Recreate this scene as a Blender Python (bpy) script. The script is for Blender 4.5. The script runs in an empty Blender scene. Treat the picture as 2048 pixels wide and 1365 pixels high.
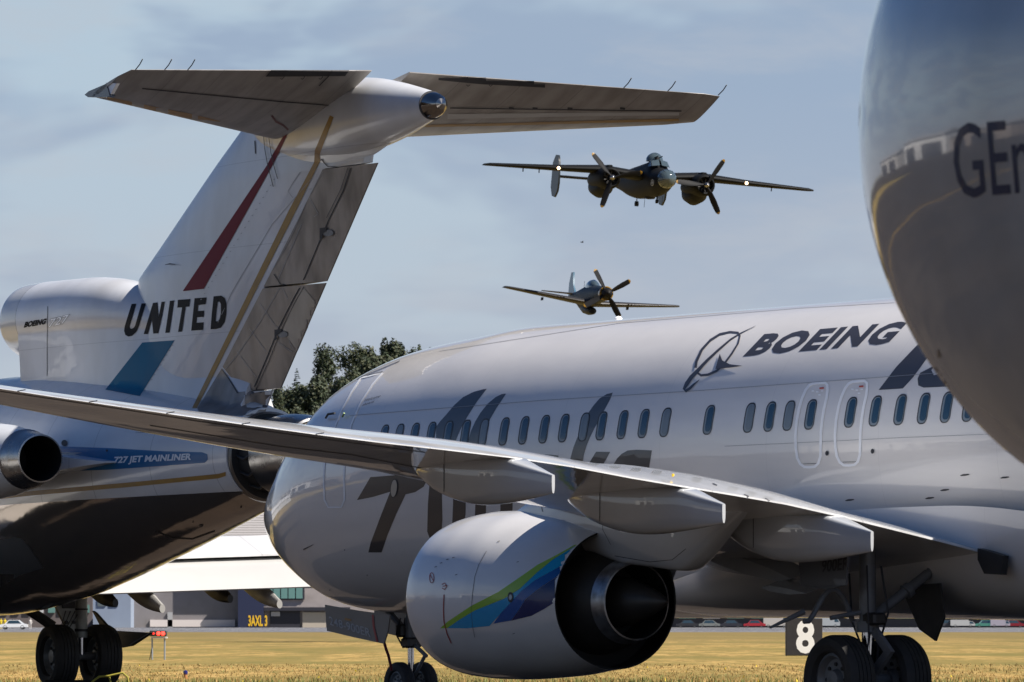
import bpy, bmesh, math, random
from math import sin, cos, pi, radians, sqrt, atan2, hypot
from mathutils import Vector, Matrix
from mathutils.bvhtree import BVHTree
from mathutils.geometry import tessellate_polygon

# ------------------------------------------------------------------ camera, sky, sun
SC = bpy.context.scene
COL = SC.collection
F, HY, CH = 12500.0, 1243.0, 1.3          # focal length in photo pixels, horizon row, eye height
cam_d = bpy.data.cameras.new("camera")
cam = bpy.data.objects.new("camera", cam_d)
COL.objects.link(cam)
SC.camera = cam
cam.location = (0, 0, CH)
cam.rotation_euler = (pi / 2, 0, 0)
cam_d.sensor_width = 36
cam_d.lens = F * 36 / 2048
cam_d.shift_y = (HY - 682.5) / 2048
cam_d.clip_start = 1
cam_d.clip_end = 60000
cam_d.dof.use_dof = True
cam_d.dof.focus_distance = 105
cam_d.dof.aperture_fstop = 13

SUN = Vector((0.600, -0.270, 0.752)).normalized()
world = bpy.data.worlds.new("World")
SC.world = world
world.use_nodes = True
def build_world():
    nt = world.node_tree; N = nt.nodes; L = nt.links
    for n in list(N): N.remove(n)
    out = N.new('ShaderNodeOutputWorld'); bg = N.new('ShaderNodeBackground')
    sky = N.new('ShaderNodeTexSky'); sky.sky_type = 'NISHITA'; sky.sun_disc = False
    sky.sun_elevation = math.asin(SUN.z); sky.sun_rotation = atan2(SUN.x, SUN.y)
    sky.altitude = 10; sky.air_density = 1.0; sky.dust_density = 0.6; sky.ozone_density = 1.6
    tc = N.new('ShaderNodeTexCoord')
    def cloud(scale, stretch, detail, lo, hi, off):
        mp = N.new('ShaderNodeMapping'); mp.inputs['Scale'].default_value = (scale, scale, scale * stretch)
        mp.inputs['Location'].default_value = off
        nz = N.new('ShaderNodeTexNoise'); nz.inputs['Scale'].default_value = 1.0
        nz.inputs['Detail'].default_value = detail; nz.inputs['Roughness'].default_value = 0.55
        nz.inputs['Distortion'].default_value = 0.25
        rp = N.new('ShaderNodeMapRange'); rp.interpolation_type = 'SMOOTHSTEP'
        rp.inputs['From Min'].default_value = lo; rp.inputs['From Max'].default_value = hi
        L.new(tc.outputs['Generated'], mp.inputs['Vector']); L.new(mp.outputs['Vector'], nz.inputs['Vector'])
        L.new(nz.outputs['Fac'], rp.inputs['Value'])
        return rp.outputs['Result']
    def mix(fac, a, b, blend='MIX'):
        m = N.new('ShaderNodeMix'); m.data_type = 'RGBA'; m.blend_type = blend
        if isinstance(fac, float): m.inputs['Factor'].default_value = fac
        else: L.new(fac, m.inputs['Factor'])
        for k, v in (('A', a), ('B', b)):
            if isinstance(v, tuple): m.inputs[k].default_value = v
            else: L.new(v, m.inputs[k])
        return m.outputs['Result']
    base = mix(1.0, sky.outputs['Color'], SKYTINT, 'MULTIPLY')
    c1 = cloud(13, 2.8, 4, 0.43, 0.57, (3.1, 1.7, 0.4))
    c2 = cloud(30, 3.4, 5, 0.42, 0.75, (7.1, 2.7, 1.4))
    low = mix(c1, HAZE_BLUE, CLOUD_GREY)
    m2 = N.new('ShaderNodeMath'); m2.operation = 'MULTIPLY'; m2.inputs[1].default_value = 0.45
    L.new(c2, m2.inputs[0])
    low = mix(m2.outputs[0], low, CLOUD_PALE)
    sp = N.new('ShaderNodeSeparateXYZ'); L.new(tc.outputs['Generated'], sp.inputs[0])
    el = N.new('ShaderNodeMapRange'); el.interpolation_type = 'SMOOTHSTEP'   # bright hazy band round the horizon, clear blue above it
    el.inputs['From Min'].default_value = 0.105; el.inputs['From Max'].default_value = 0.24; L.new(sp.outputs['Z'], el.inputs['Value'])
    pale = N.new('ShaderNodeMapRange'); pale.inputs['From Min'].default_value = 0.0; pale.inputs['From Max'].default_value = 0.085
    pale.inputs['To Min'].default_value = 1.1; pale.inputs['To Max'].default_value = 0.0; L.new(sp.outputs['Z'], pale.inputs['Value'])
    low = mix(pale.outputs['Result'], low, CLOUD_PALE)
    col = mix(el.outputs['Result'], low, base)
    L.new(col, bg.inputs['Color']); bg.inputs['Strength'].default_value = 0.05
    L.new(bg.outputs['Background'], out.inputs['Surface'])
SKYTINT = (0.42, 0.57, 0.80, 1)
HAZE_BLUE = (5.1, 6.4, 7.6, 1)
CLOUD_GREY = (3.75, 4.8, 6.35, 1)
CLOUD_PALE = (5.6, 5.95, 6.6, 1)
build_world()
sun_d = bpy.data.lights.new("sun", 'SUN'); sun_d.energy = 5.0; sun_d.angle = radians(0.53)
sun_d.color = (1.0, 0.94, 0.86)
sun = bpy.data.objects.new("sun", sun_d); COL.objects.link(sun)
sun.rotation_euler = SUN.to_track_quat('Z', 'Y').to_euler()
SC.view_settings.view_transform = 'Standard'; SC.view_settings.look = 'None'
SC.view_settings.exposure = 0.85; SC.view_settings.gamma = 1

# ------------------------------------------------------------------ helpers
def srgb(r, g, b):
    f = lambda c: (c / 255) / 12.92 if c / 255 <= 0.04045 else (((c / 255) + 0.055) / 1.055) ** 2.4
    return (f(r), f(g), f(b))

def mat(name, color, rough=0.5, metal=0.0, coat=0.0, dirt=0.0, dirt_scale=(1, 1, 1), dirt_col=(0.1, 0.09, 0.08),
        bump=0.0, bump_scale=(1, 1, 1), detail=3, emit=None, lines=None, rough_var=0.0, split=None, spec=None):
    m = bpy.data.materials.new(name); m.use_nodes = True
    nt = m.node_tree; N = nt.nodes; L = nt.links
    bs = N['Principled BSDF']
    bs.inputs['Roughness'].default_value = rough; bs.inputs['Metallic'].default_value = metal
    bs.inputs['Coat Weight'].default_value = coat; bs.inputs['Coat Roughness'].default_value = 0.025
    if spec is not None: bs.inputs['Specular IOR Level'].default_value = spec
    col = tuple(color) + (1,)
    bs.inputs['Base Color'].default_value = col
    if not (dirt or bump or lines or rough_var or split or emit): return m
    tc = N.new('ShaderNodeTexCoord'); P = tc.outputs['Object']
    def noise(scale, det=detail):
        mp = N.new('ShaderNodeMapping'); mp.inputs['Scale'].default_value = scale
        nz = N.new('ShaderNodeTexNoise'); nz.inputs['Scale'].default_value = 1; nz.inputs['Detail'].default_value = det
        L.new(P, mp.inputs['Vector']); L.new(mp.outputs['Vector'], nz.inputs['Vector']); return nz.outputs['Fac']
    def math_(op, a, b=None):
        n = N.new('ShaderNodeMath'); n.operation = op
        for i, v in enumerate((a, b)):
            if v is None: continue
            if isinstance(v, (int, float)): n.inputs[i].default_value = v
            else: L.new(v, n.inputs[i])
        return n.outputs[0]
    def mixc(fac, a, b):
        n = N.new('ShaderNodeMix'); n.data_type = 'RGBA'; L.new(fac, n.inputs['Factor'])
        for k, v in (('A', a), ('B', b)):
            if isinstance(v, tuple): n.inputs[k].default_value = v
            else: L.new(v, n.inputs[k])
        return n.outputs['Result']
    cur = col
    if split:                      # second colour below the line z = z0 + k x
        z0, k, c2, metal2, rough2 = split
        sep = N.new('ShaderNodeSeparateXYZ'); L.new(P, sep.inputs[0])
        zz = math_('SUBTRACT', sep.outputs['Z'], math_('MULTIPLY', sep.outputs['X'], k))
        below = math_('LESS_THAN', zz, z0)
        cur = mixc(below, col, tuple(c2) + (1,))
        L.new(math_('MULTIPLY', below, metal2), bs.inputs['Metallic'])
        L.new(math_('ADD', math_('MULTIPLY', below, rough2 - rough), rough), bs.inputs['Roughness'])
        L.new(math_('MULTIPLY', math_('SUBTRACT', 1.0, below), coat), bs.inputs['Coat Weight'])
    if dirt:
        f = noise(dirt_scale)
        mr = N.new('ShaderNodeMapRange'); mr.inputs['From Min'].default_value = 0.4; mr.inputs['From Max'].default_value = 0.75
        mr.inputs['To Max'].default_value = dirt; L.new(f, mr.inputs['Value'])
        cur = mixc(mr.outputs['Result'], cur, tuple(dirt_col) + (1,))
    if lines:                      # panel joints: (axis, spacing, offset, half width, strength)
        sep2 = N.new('ShaderNodeSeparateXYZ'); L.new(P, sep2.inputs[0])
        for ax, sp, off, hw, st in lines:
            v = math_('DIVIDE', math_('ADD', sep2.outputs[ax], off + 1000 * sp), sp)
            fr_ = math_('ABSOLUTE', math_('SUBTRACT', math_('FRACT', v), 0.5))
            on = math_('MULTIPLY', math_('LESS_THAN', fr_, hw / sp), st)
            cur = mixc(on, cur, (0.05, 0.05, 0.055, 1))
    if not isinstance(cur, tuple): L.new(cur, bs.inputs['Base Color'])
    if rough_var:
        L.new(math_('ADD', math_('MULTIPLY', noise((3, 3, 3)), rough_var), rough - rough_var * 0.4), bs.inputs['Roughness'])
    if bump:
        b = N.new('ShaderNodeBump'); b.inputs['Strength'].default_value = 1; b.inputs['Distance'].default_value = bump
        L.new(noise(bump_scale, 2), b.inputs['Height']); L.new(b.outputs['Normal'], bs.inputs['Normal'])
        L.new(b.outputs['Normal'], bs.inputs['Coat Normal'])
    if emit:
        bs.inputs['Emission Color'].default_value = tuple(emit[0]) + (1,); bs.inputs['Emission Strength'].default_value = emit[1]
    return m

def interp(tab, x):
    """smooth (monotone Hermite) interpolation of a table of rows (x, a, b, ...)"""
    X = [r[0] for r in tab]; n = len(X)
    x = min(max(x, X[0]), X[-1])
    i = 0
    while i < n - 2 and x > X[i + 1]: i += 1
    h = X[i + 1] - X[i]; u = (x - X[i]) / h; out = []
    for c in range(1, len(tab[0])):
        V = [r[c] for r in tab]
        d = [(V[k + 1] - V[k]) / (X[k + 1] - X[k]) for k in range(n - 1)]
        def m(k):
            if k == 0: return d[0]
            if k == n - 1: return d[-1]
            if d[k - 1] * d[k] <= 0: return 0.0
            return 2 * d[k - 1] * d[k] / (d[k - 1] + d[k])
        out.append((2*u**3-3*u*u+1)*V[i] + (u**3-2*u*u+u)*h*m(i) + (-2*u**3+3*u*u)*V[i+1] + (u**3-u*u)*h*m(i+1))
    return out

class Frame:
    """a place to build in: local x runs aft, local y to starboard, z up"""
    def __init__(s, X, Y, a):
        s.O = Vector((X, Y)); s.a = radians(a)
        s.A = Vector((sin(s.a), -cos(s.a))); s.Y = Vector((cos(s.a), sin(s.a)))
    def ray(s, u, v):
        d = Vector(((u - 1024) / F, 1.0, (HY - v) / F))
        lo = Vector(((-s.O).dot(s.A), (-s.O).dot(s.Y), CH))
        return lo, Vector((d.xy.dot(s.A), d.xy.dot(s.Y), d.z))
    def at(s, u, v, y):
        o, d = s.ray(u, v); k = (y - o.y) / d.y; return o + d * k
    def px(s, p):
        w = s.O + s.A * p[0] + s.Y * p[1]
        return 1024 + F * w.x / w.y, HY - F * (p[2] - CH) / w.y
def ground_at(u, dist, z=0.0):
    return Vector(((u - 1024) / F * dist, dist, z))
def height_of(v, dist): return CH + (HY - v) / F * dist

class MB:
    def __init__(s): s.v = []; s.f = []; s.m = []; s.mats = []
    def mi(s, m):
        if m not in s.mats: s.mats.append(m)
        return s.mats.index(m)
    def add(s, vs, fs, m):
        b = len(s.v); k = s.mi(m)
        s.v.extend(Vector(v) for v in vs)
        for f in fs: s.f.append([b + i for i in f]); s.m.append(k)
        return s
    def loft(s, rings, m, cap=True, closed=True):
        n = len(rings[0]); vs = [p for r in rings for p in r]; fs = []
        for i in range(len(rings) - 1):
            for j in range(n if closed else n - 1):
                a = i * n + j; b = i * n + (j + 1) % n
                fs.append((a, b, b + n, a + n))
        if cap and closed:
            fs.append(tuple(reversed(range(n)))); fs.append(tuple(range((len(rings) - 1) * n, len(rings) * n)))
        return s.add(vs, fs, m)
    def revolve(s, prof, c, ax, m, n=48, cap=False, sz=1.0):
        """prof: (distance along axis, radius)"""
        ax = Vector(ax).normalized(); up = Vector((0, 0, 1)) if abs(ax.z) < 0.9 else Vector((1, 0, 0))
        e1 = ax.cross(up).normalized(); e2 = e1.cross(ax).normalized(); c = Vector(c)
        return s.loft([[c + ax * a + e1 * (r * cos(t)) + e2 * (r * sz * sin(t)) for t in (2 * pi * k / n for k in range(n))] for a, r in prof], m, cap)
    def tube(s, pts, r, m, n=12, cap=True):
        pts = [Vector(p) for p in pts]; rings = []
        for i, p in enumerate(pts):
            d = (pts[min(i + 1, len(pts) - 1)] - pts[max(i - 1, 0)]).normalized()
            up = Vector((0, 0, 1)) if abs(d.z) < 0.95 else Vector((1, 0, 0))
            e1 = d.cross(up).normalized(); e2 = e1.cross(d)
            rr = r[i] if isinstance(r, (list, tuple)) else r
            rings.append([p + e1 * rr * cos(t) + e2 * rr * sin(t) for t in (2 * pi * k / n for k in range(n))])
        return s.loft(rings, m, cap)
    def box(s, c, size, m, rz=0.0, bevel=0.0, rot=None):
        hx, hy, hz = (q / 2 for q in size); R = rot or Matrix.Rotation(rz, 3, 'Z'); c = Vector(c)
        if bevel <= 0:
            vs = [c + R @ Vector((x * hx, y * hy, z * hz)) for x in (-1, 1) for y in (-1, 1) for z in (-1, 1)]
            return s.add(vs, [(0, 1, 3, 2), (4, 6, 7, 5), (0, 4, 5, 1), (2, 3, 7, 6), (0, 2, 6, 4), (1, 5, 7, 3)], m)
        b = min(bevel, hx * .9, hy * .9, hz * .9); rings = []
        for z, k in ((-hz, b), (-hz + b, 0), (hz - b, 0), (hz, b)):
            x, y = hx - k, hy - k
            rings.append([c + R @ Vector(p) for p in ((x - b, y, z), (-x + b, y, z), (-x, y - b, z), (-x, -y + b, z), (-x + b, -y, z), (x - b, -y, z), (x, -y + b, z), (x, y - b, z))])
        return s.loft(rings, m)
    def prism(s, poly, ext, m, taper=1.0):
        """poly: 3-D outline, ext: extrusion vector"""
        e = Vector(ext); p = [Vector(q) for q in poly]; c = sum(p, Vector()) / len(p)
        return s.loft([p, [c + (q - c) * taper + e for q in p]], m)
    def merge(s, o):
        for i, f in enumerate(o.f):
            s.add([o.v[k] for k in f], [tuple(range(len(f)))], o.mats[o.m[i]])
    def build(s, name, parent=None, smooth=True, angle=32):
        me = bpy.data.meshes.new(name)
        me.from_pydata([tuple(v) for v in s.v], [], s.f)
        for m in s.mats: me.materials.append(m)
        me.polygons.foreach_set('material_index', s.m)
        bm = bmesh.new(); bm.from_mesh(me); bmesh.ops.recalc_face_normals(bm, faces=[f for f in bm.faces if len(f.verts) > 2]); bm.to_mesh(me); bm.free()
        if smooth:
            me.shade_smooth(); me.set_sharp_from_angle(angle=radians(angle))
        o = bpy.data.objects.new(name, me); COL.objects.link(o)
        if parent is not None: o.parent = parent
        return o

def tag(o, label=None, cat=None, group=None, kind=None):
    for k, v in (('label', label), ('category', cat), ('group', group), ('kind', kind)):
        if v: o[k] = v
    return o
def empty(name, fr=None, loc=None, rz=0.0):
    o = bpy.data.objects.new(name, None); COL.objects.link(o); o.empty_display_size = 0.5
    if fr: o.location = (fr.O.x, fr.O.y, 0); o.rotation_euler = (0, 0, fr.a - pi / 2)
    else: o.location = loc or (0, 0, 0); o.rotation_euler = (0, 0, rz)
    return o
def copy_tree(o, parent=None):
    c = o.copy(); COL.objects.link(c)
    if parent is not None: c.parent = parent
    for ch in list(o.children): copy_tree(ch, c)
    return c

# decals: flat outlines laid onto a built surface as a skin a few mm proud of it
def bvh_of(*mbs):
    vs = []; fs = []
    for b in mbs:
        k = len(vs); vs += b.v; fs += [[i + k for i in f] for f in b.f]
    return BVHTree.FromPolygons([tuple(v) for v in vs], fs)
def px_map(fr, bvh):
    def g(u, v):
        o, d = fr.ray(u, v); d = d.normalized()
        h, n, i, t = bvh.ray_cast(o, d)
        if h is None: return None
        return h, (n if n.dot(d) < 0 else -n), t
    return g
def side_map(bvh, y0=-7.0, sgn=1):
    def g(x, z):
        d = Vector((0, sgn, 0)); h, n, i, t = bvh.ray_cast(Vector((x, y0, z)), d)
        if h is None: return None
        return h, (n if n.dot(d) < 0 else -n), t
    return g
def lay(mb, m, bm, mapper, step, off, jump=0.5):
    xs = [v.co.x for v in bm.verts]; ys = [v.co.y for v in bm.verts]
    for ax, lo, hi in ((0, min(xs), max(xs)), (1, min(ys), max(ys))):
        k = math.ceil(lo / step)
        while k * step < hi:
            co = [0, 0, 0]; no = [0, 0, 0]; co[ax] = k * step + 1e-5; no[ax] = 1
            bmesh.ops.bisect_plane(bm, geom=bm.verts[:] + bm.edges[:] + bm.faces[:], plane_co=co, plane_no=no, dist=1e-6)
            k += 1
    bm.verts.ensure_lookup_table(); H = {}
    for v in bm.verts: H[v.index] = None
    bm.verts.index_update()
    hits = [mapper(v.co.x, v.co.y) for v in bm.verts]
    vs = []; idx = {}; fs = []
    for f in bm.faces:
        hh = [hits[v.index] for v in f.verts]
        if any(h is None for h in hh): continue
        if max(h[2] for h in hh) - min(h[2] for h in hh) > jump: continue
        q = []
        for v in f.verts:
            if v.index not in idx:
                idx[v.index] = len(vs); h = hits[v.index]; vs.append(h[0] + h[1] * off)
            q.append(idx[v.index])
        fs.append(tuple(q))
    mb.add(vs, fs, m)
def poly_bm(polys):
    bm = bmesh.new(); pl = [[Vector((p[0], p[1], 0)) for p in q] for q in polys]
    flat = [bm.verts.new(p) for q in pl for p in q]
    for t in tessellate_polygon(pl):
        try: bm.faces.new([flat[i] for i in t])
        except ValueError: pass
    bm.verts.index_update(); return bm
def decal(mb, m, polys, mapper, step=9, off=0.003, jump=0.5):
    if not isinstance(polys[0][0], (tuple, list, Vector)): polys = [polys]
    bm = poly_bm(polys); lay(mb, m, bm, mapper, step, off, jump); bm.free()
def stroke_poly(pts, w):
    n = len(pts); L = []; R = []
    for i, p in enumerate(pts):
        a = pts[max(i - 1, 0)]; b = pts[min(i + 1, n - 1)]; dx, dy = b[0] - a[0], b[1] - a[1]; d = hypot(dx, dy) or 1
        ww = (w[i] if isinstance(w, (list, tuple)) else w) / 2
        L.append((p[0] - dy / d * ww, p[1] + dx / d * ww)); R.append((p[0] + dy / d * ww, p[1] - dx / d * ww))
    return L, R
def stroke(mb, m, pts, w, mapper, step=9, off=0.006, closed=False, jump=0.5):
    if closed: pts = list(pts) + [pts[0], pts[1]]
    L, R = stroke_poly(pts, w); bm = bmesh.new()
    if closed: L, R = L[:-1], R[:-1]; L[0], R[0] = L[-1], R[-1]
    vl = [bm.verts.new((p[0], p[1], 0)) for p in L]; vr = [bm.verts.new((p[0], p[1], 0)) for p in R]
    for i in range(len(vl) - 1): bm.faces.new((vl[i], vl[i + 1], vr[i + 1], vr[i]))
    bm.verts.index_update(); lay(mb, m, bm, mapper, step, off, jump); bm.free()
def text_bm(txt, bold=0.0, shear=0.0, spacing=1.0):
    cu = bpy.data.curves.new("lettering_source", 'FONT'); cu.body = txt; cu.offset = bold; cu.shear = shear; cu.space_character = spacing
    cu.resolution_u = 3
    ob = bpy.data.objects.new("lettering_source", cu); COL.objects.link(ob)
    me = bpy.data.meshes.new_from_object(ob.evaluated_get(bpy.context.evaluated_depsgraph_get()))
    bm = bmesh.new(); bm.from_mesh(me); bpy.data.objects.remove(ob); bpy.data.curves.remove(cu); bpy.data.meshes.remove(me)
    return bm
def text_fit(bm, o, ex, ey):
    """map the text's own box to the parallelogram o, o+ex, o+ey (o = lower left)"""
    xs = [v.co.x for v in bm.verts]; ys = [v.co.y for v in bm.verts]; x0, x1, y0, y1 = min(xs), max(xs), min(ys), max(ys)
    for v in bm.verts:
        a = (v.co.x - x0) / (x1 - x0); b = (v.co.y - y0) / (y1 - y0)
        v.co = Vector((o[0] + ex[0] * a + ey[0] * b, o[1] + ex[1] * a + ey[1] * b, 0))
def text(mb, m, txt, o, ex, ey, mapper, bold=0.0, step=12, off=0.003, spacing=1.0):
    bm = text_bm(txt, bold, 0, spacing); text_fit(bm, o, ex, ey); bm.verts.index_update()
    lay(mb, m, bm, mapper, step, off); bm.free()

def ring(x, zt, zb, w, zc, n=96, y0=0.0):
    r = []
    for k in range(n):
        t = 2 * pi * k / n; s_, c_ = sin(t), cos(t)
        r.append(Vector((x, y0 + w * c_, zc + ((zt - zc) if s_ > 0 else (zc - zb)) * s_)))
    return r
def airfoil(n=22, th=0.12, camber=0.02):
    """unit section from trailing edge over the top to the leading edge and back: (chord fraction, height)"""
    P = []
    yt = lambda x: 5 * th * (0.2969 * sqrt(x) - 0.126 * x - 0.3516 * x * x + 0.2843 * x ** 3 - 0.1015 * x ** 4)
    yc = lambda x: camber * 4 * x * (1 - x)
    xs = [(1 + cos(pi * k / n)) / 2 for k in range(n + 1)]
    for x in xs: P.append((x, yc(x) + yt(x) + 0.001))
    for x in reversed(xs[:-1]): P.append((x, yc(x) - yt(x) - 0.001))
    return P
def wing_rings(secs, n=22, axis='y'):
    """secs: (span, x_le, z_le, x_te, z_te, thickness, camber); axis 'z' gives an upright fin"""
    out = []
    for sp, xl, zl, xt, zt, th, cb in secs:
        A = airfoil(n, th, cb); c = hypot(xt - xl, zt - zl); ux, uz = (xt - xl) / c, (zt - zl) / c
        if axis == 'y': out.append([Vector((xl + ux * c * a - uz * c * b, sp, zl + uz * c * a + ux * c * b)) for a, b in A])
        else: out.append([Vector((xl + c * a, c * b, sp)) for a, b in A])
    return out
def wheel(mb, c, r, w, tyre, rim, hub=None, n=40):
    """tyre with grooves and a dished rim, axle along local y"""
    k = w / 2
    pr = [(-k * .55, r * .60), (-k * .86, r * .64), (-k, r * .78), (-k * .9, r * .92), (-k * .62, r * .985)]
    for g in (-.42, -.14, .14, .42):
        pr += [(k * (g - .035), r), (k * (g - .03), r * .975), (k * (g + .03), r * .975), (k * (g + .035), r)]
    pr += [(k * .62, r * .985), (k * .9, r * .92), (k, r * .78), (k * .86, r * .64), (k * .55, r * .60)]
    mb.revolve(pr, c, (0, 1, 0), tyre, n)
    for sg in (-1, 1):
        mb.revolve([(sg * k * .55, r * .60), (sg * k * .6, r * .54), (sg * k * .25, r * .46), (sg * k * .2, r * .25), (sg * k * .55, r * .2), (sg * k * .6, r * .01)], c, (0, 1, 0), rim, n)
        for q in range(8):
            t = 2 * pi * q / 8; mb.revolve([(0, r * .045), (sg * k * .12, r * .045), (sg * k * .12, 0.001)], Vector(c) + Vector((cos(t) * r * .35, sg * k * .2, sin(t) * r * .35)), (0, 1, 0), hub or tyre, 8)

# ------------------------------------------------------------------ materials
M = {}
M['white'] = mat('gloss white paint', (0.77, 0.74, 0.71), 0.32, coat=1.0, dirt=0.10, dirt_scale=(.5, .5, 2.5), bump=0.004, bump_scale=(1.2, 1.2, 1.6), lines=[('X', 2.54, .3, .004, .12)])
M['cowl'] = mat('white cowl paint', (0.72, 0.70, 0.68), 0.3, coat=0.9, dirt=0.12, dirt_scale=(1, 1, 3), bump=0.002, bump_scale=(1.5, 1.5, 1.5))
M['wing'] = mat('light grey wing paint', (0.68, 0.68, 0.68), 0.3, coat=0.9, dirt=0.25, dirt_scale=(.6, 2.5, 1), bump=0.002, bump_scale=(2, 1, 1), lines=[('Y', 2.3, .4, .006, .4)])
M['corogard'] = mat('dark grey wing box paint', (0.16, 0.165, 0.17), 0.45, dirt=0.2, dirt_scale=(.6, 2.5, 1))
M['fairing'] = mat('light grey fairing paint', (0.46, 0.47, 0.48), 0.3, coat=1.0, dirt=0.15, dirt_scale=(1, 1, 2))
M['decal_dark'] = mat('dark grey livery paint', (0.045, 0.04, 0.04), 0.4, coat=0.7, bump=0.004, bump_scale=(1.2, 1.2, 1.6))
M['decal_white'] = mat('white livery line', (0.92, 0.93, 0.95), 0.4)
M['seam'] = mat('dark seam', (0.03, 0.03, 0.035), 0.6)
M['joint'] = mat('faint lap joint', (0.30, 0.30, 0.31), 0.4)
M['glass'] = mat('cabin window glass', (0.018, 0.05, 0.08), 0.12, coat=0.4)
M['shade'] = mat('cabin window with blind', (0.16, 0.19, 0.21), 0.3, coat=0.4)
M['winrim'] = mat('window frame', (0.20, 0.24, 0.27), 0.3)
M['tyre'] = mat('tyre rubber', (0.022, 0.021, 0.020), 0.75, dirt=0.3, dirt_scale=(8, 8, 8), dirt_col=(0.06, 0.05, 0.045))
M['rim'] = mat('wheel rim', (0.16, 0.17, 0.18), 0.45, metal=0.3, dirt=0.4, dirt_scale=(6, 6, 6))
M['strut'] = mat('landing gear grey', (0.15, 0.155, 0.165), 0.4, dirt=0.6, dirt_scale=(6, 6, 6))
M['chrome'] = mat('chromed piston', (0.7, 0.7, 0.72), 0.12, metal=1)
M['black'] = mat('matte black', (0.008, 0.008, 0.008), 0.7)  # plain black for engine interiors and the flap slot bar
M['dark'] = mat('dark metal', (0.05, 0.048, 0.046), 0.5, metal=0.5, dirt=0.3, dirt_scale=(5, 5, 5))
M['steel'] = mat('bare engine metal', (0.42, 0.41, 0.40), 0.24, metal=0.95, dirt=0.35, dirt_scale=(4, 4, 4), rough_var=0.2, bump=0.003, bump_scale=(5, 5, 5))
M['steel2'] = mat('heat stained metal', (0.17, 0.155, 0.14), 0.3, metal=0.8, dirt=.4, dirt_scale=(3, 3, 3))
M['ringmetal'] = mat('brushed exhaust ring', (0.40, 0.41, 0.43), 0.32, metal=0.85, dirt=0.8, dirt_scale=(6, 6, 6), dirt_col=(.08, .07, .06), rough_var=.2)
M['lip'] = mat('polished lip', (0.8, 0.8, 0.82), 0.12, metal=1)
M['red'] = mat('red marking', (0.35, 0.02, 0.02), 0.5)
M['lime'] = mat('lime stripe', (0.30, 0.52, 0.05), 0.25, coat=0.1, spec=.3)
M['cyan'] = mat('bright blue stripe', (0.0, 0.32, 0.60), 0.25, coat=0.1, spec=.3)
M['blue'] = mat('mid blue stripe', (0.0, 0.085, 0.33), 0.25, coat=0.1, spec=.3)
M['navy'] = mat('navy stripe', (0.004, 0.02, 0.12), 0.25, coat=0.1, spec=.3)
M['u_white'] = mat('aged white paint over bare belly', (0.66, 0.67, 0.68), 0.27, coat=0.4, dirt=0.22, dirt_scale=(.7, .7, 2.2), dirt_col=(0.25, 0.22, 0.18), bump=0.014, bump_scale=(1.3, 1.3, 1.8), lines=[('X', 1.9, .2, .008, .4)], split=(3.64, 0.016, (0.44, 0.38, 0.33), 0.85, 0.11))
M['u_fin'] = mat('aged white fin paint', (0.64, 0.65, 0.67), 0.30, coat=0.35, dirt=0.35, dirt_scale=(1.0, 1.0, .5), dirt_col=(0.33, 0.30, 0.26), bump=0.004, bump_scale=(1.3, 1.3, 1.8), lines=[('Z', 1.45, .2, .006, .25)])
M['u_lip'] = mat('cream intake lip', (0.60, 0.59, 0.56), 0.14, coat=0.5)
M['u_metal'] = mat('weathered bare metal skin', (0.30, 0.265, 0.24), 0.40, metal=0.55, dirt=0.9, dirt_scale=(2.2, 2.2, .9), dirt_col=(0.12, 0.10, 0.085), rough_var=0.25, bump=0.004, bump_scale=(2.5, 2.5, 2))
M['u_stab'] = mat('stained stabiliser skin', (0.36, 0.335, 0.31), 0.38, metal=0.3, dirt=0.6, dirt_scale=(.8, 3.5, 1), dirt_col=(0.14, 0.12, 0.10), rough_var=0.2, lines=[('Y', .95, .2, .007, .35)])
M['u_red'] = mat('faded red stripe', (0.18, 0.014, 0.028), 0.6, spec=.2)
M['u_blue'] = mat('faded blue stripe', (0.0, 0.13, 0.24), 0.5, dirt=0.25, dirt_scale=(2, 2, 1), dirt_col=(0.06, 0.12, 0.16), spec=.2)
M['u_band'] = mat('bright blue band', (0.0, 0.12, 0.30), 0.4, coat=0.1)
M['u_gold'] = mat('gold pinstripe', (0.36, 0.20, 0.035), 0.45, dirt=0.3, dirt_scale=(5, 5, 5))
M['ink'] = mat('black lettering', (0.010, 0.010, 0.012), 0.6, spec=.15)
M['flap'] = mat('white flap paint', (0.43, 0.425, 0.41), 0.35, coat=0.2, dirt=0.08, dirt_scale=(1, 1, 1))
M['genx'] = mat('grey nacelle paint', (0.40, 0.39, 0.37), 0.10, coat=0.9, dirt=0.30, dirt_scale=(1.4, 1.4, 1.4), dirt_col=(0.09, 0.075, 0.05), bump=0.003, bump_scale=(1.0, 1.0, 1.0))
M['genxtext'] = mat('dark blue lettering', (0.006, 0.008, 0.045), 0.5, coat=0.1, spec=.3)
M['olive'] = mat('bomber dark olive', (0.006, 0.0065, 0.007), 0.6, spec=.15, dirt=0.4, dirt_scale=(1, 1, 1), dirt_col=(0.010, 0.009, 0.008))
M['clear'] = mat('cockpit glass', (0.05, 0.07, 0.08), 0.08, coat=.8)
M['propblack'] = mat('propeller black', (0.006, 0.006, 0.007), 0.6, spec=.2)
M['propyellow'] = mat('propeller tip yellow', (0.24, 0.13, 0.01), 0.4)
M['lamp'] = mat('landing lamp lit', (1, 0.9, 0.7), 0.3, emit=((1.0, 0.62, 0.34), 3.0))
M['p51'] = mat('fighter blue grey', (0.010, 0.018, 0.028), 0.5, spec=.3, dirt=0.4, dirt_scale=(2, 2, 2))
M['p51wing'] = mat('fighter wing metal', (0.016, 0.014, 0.013), 0.5)


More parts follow.
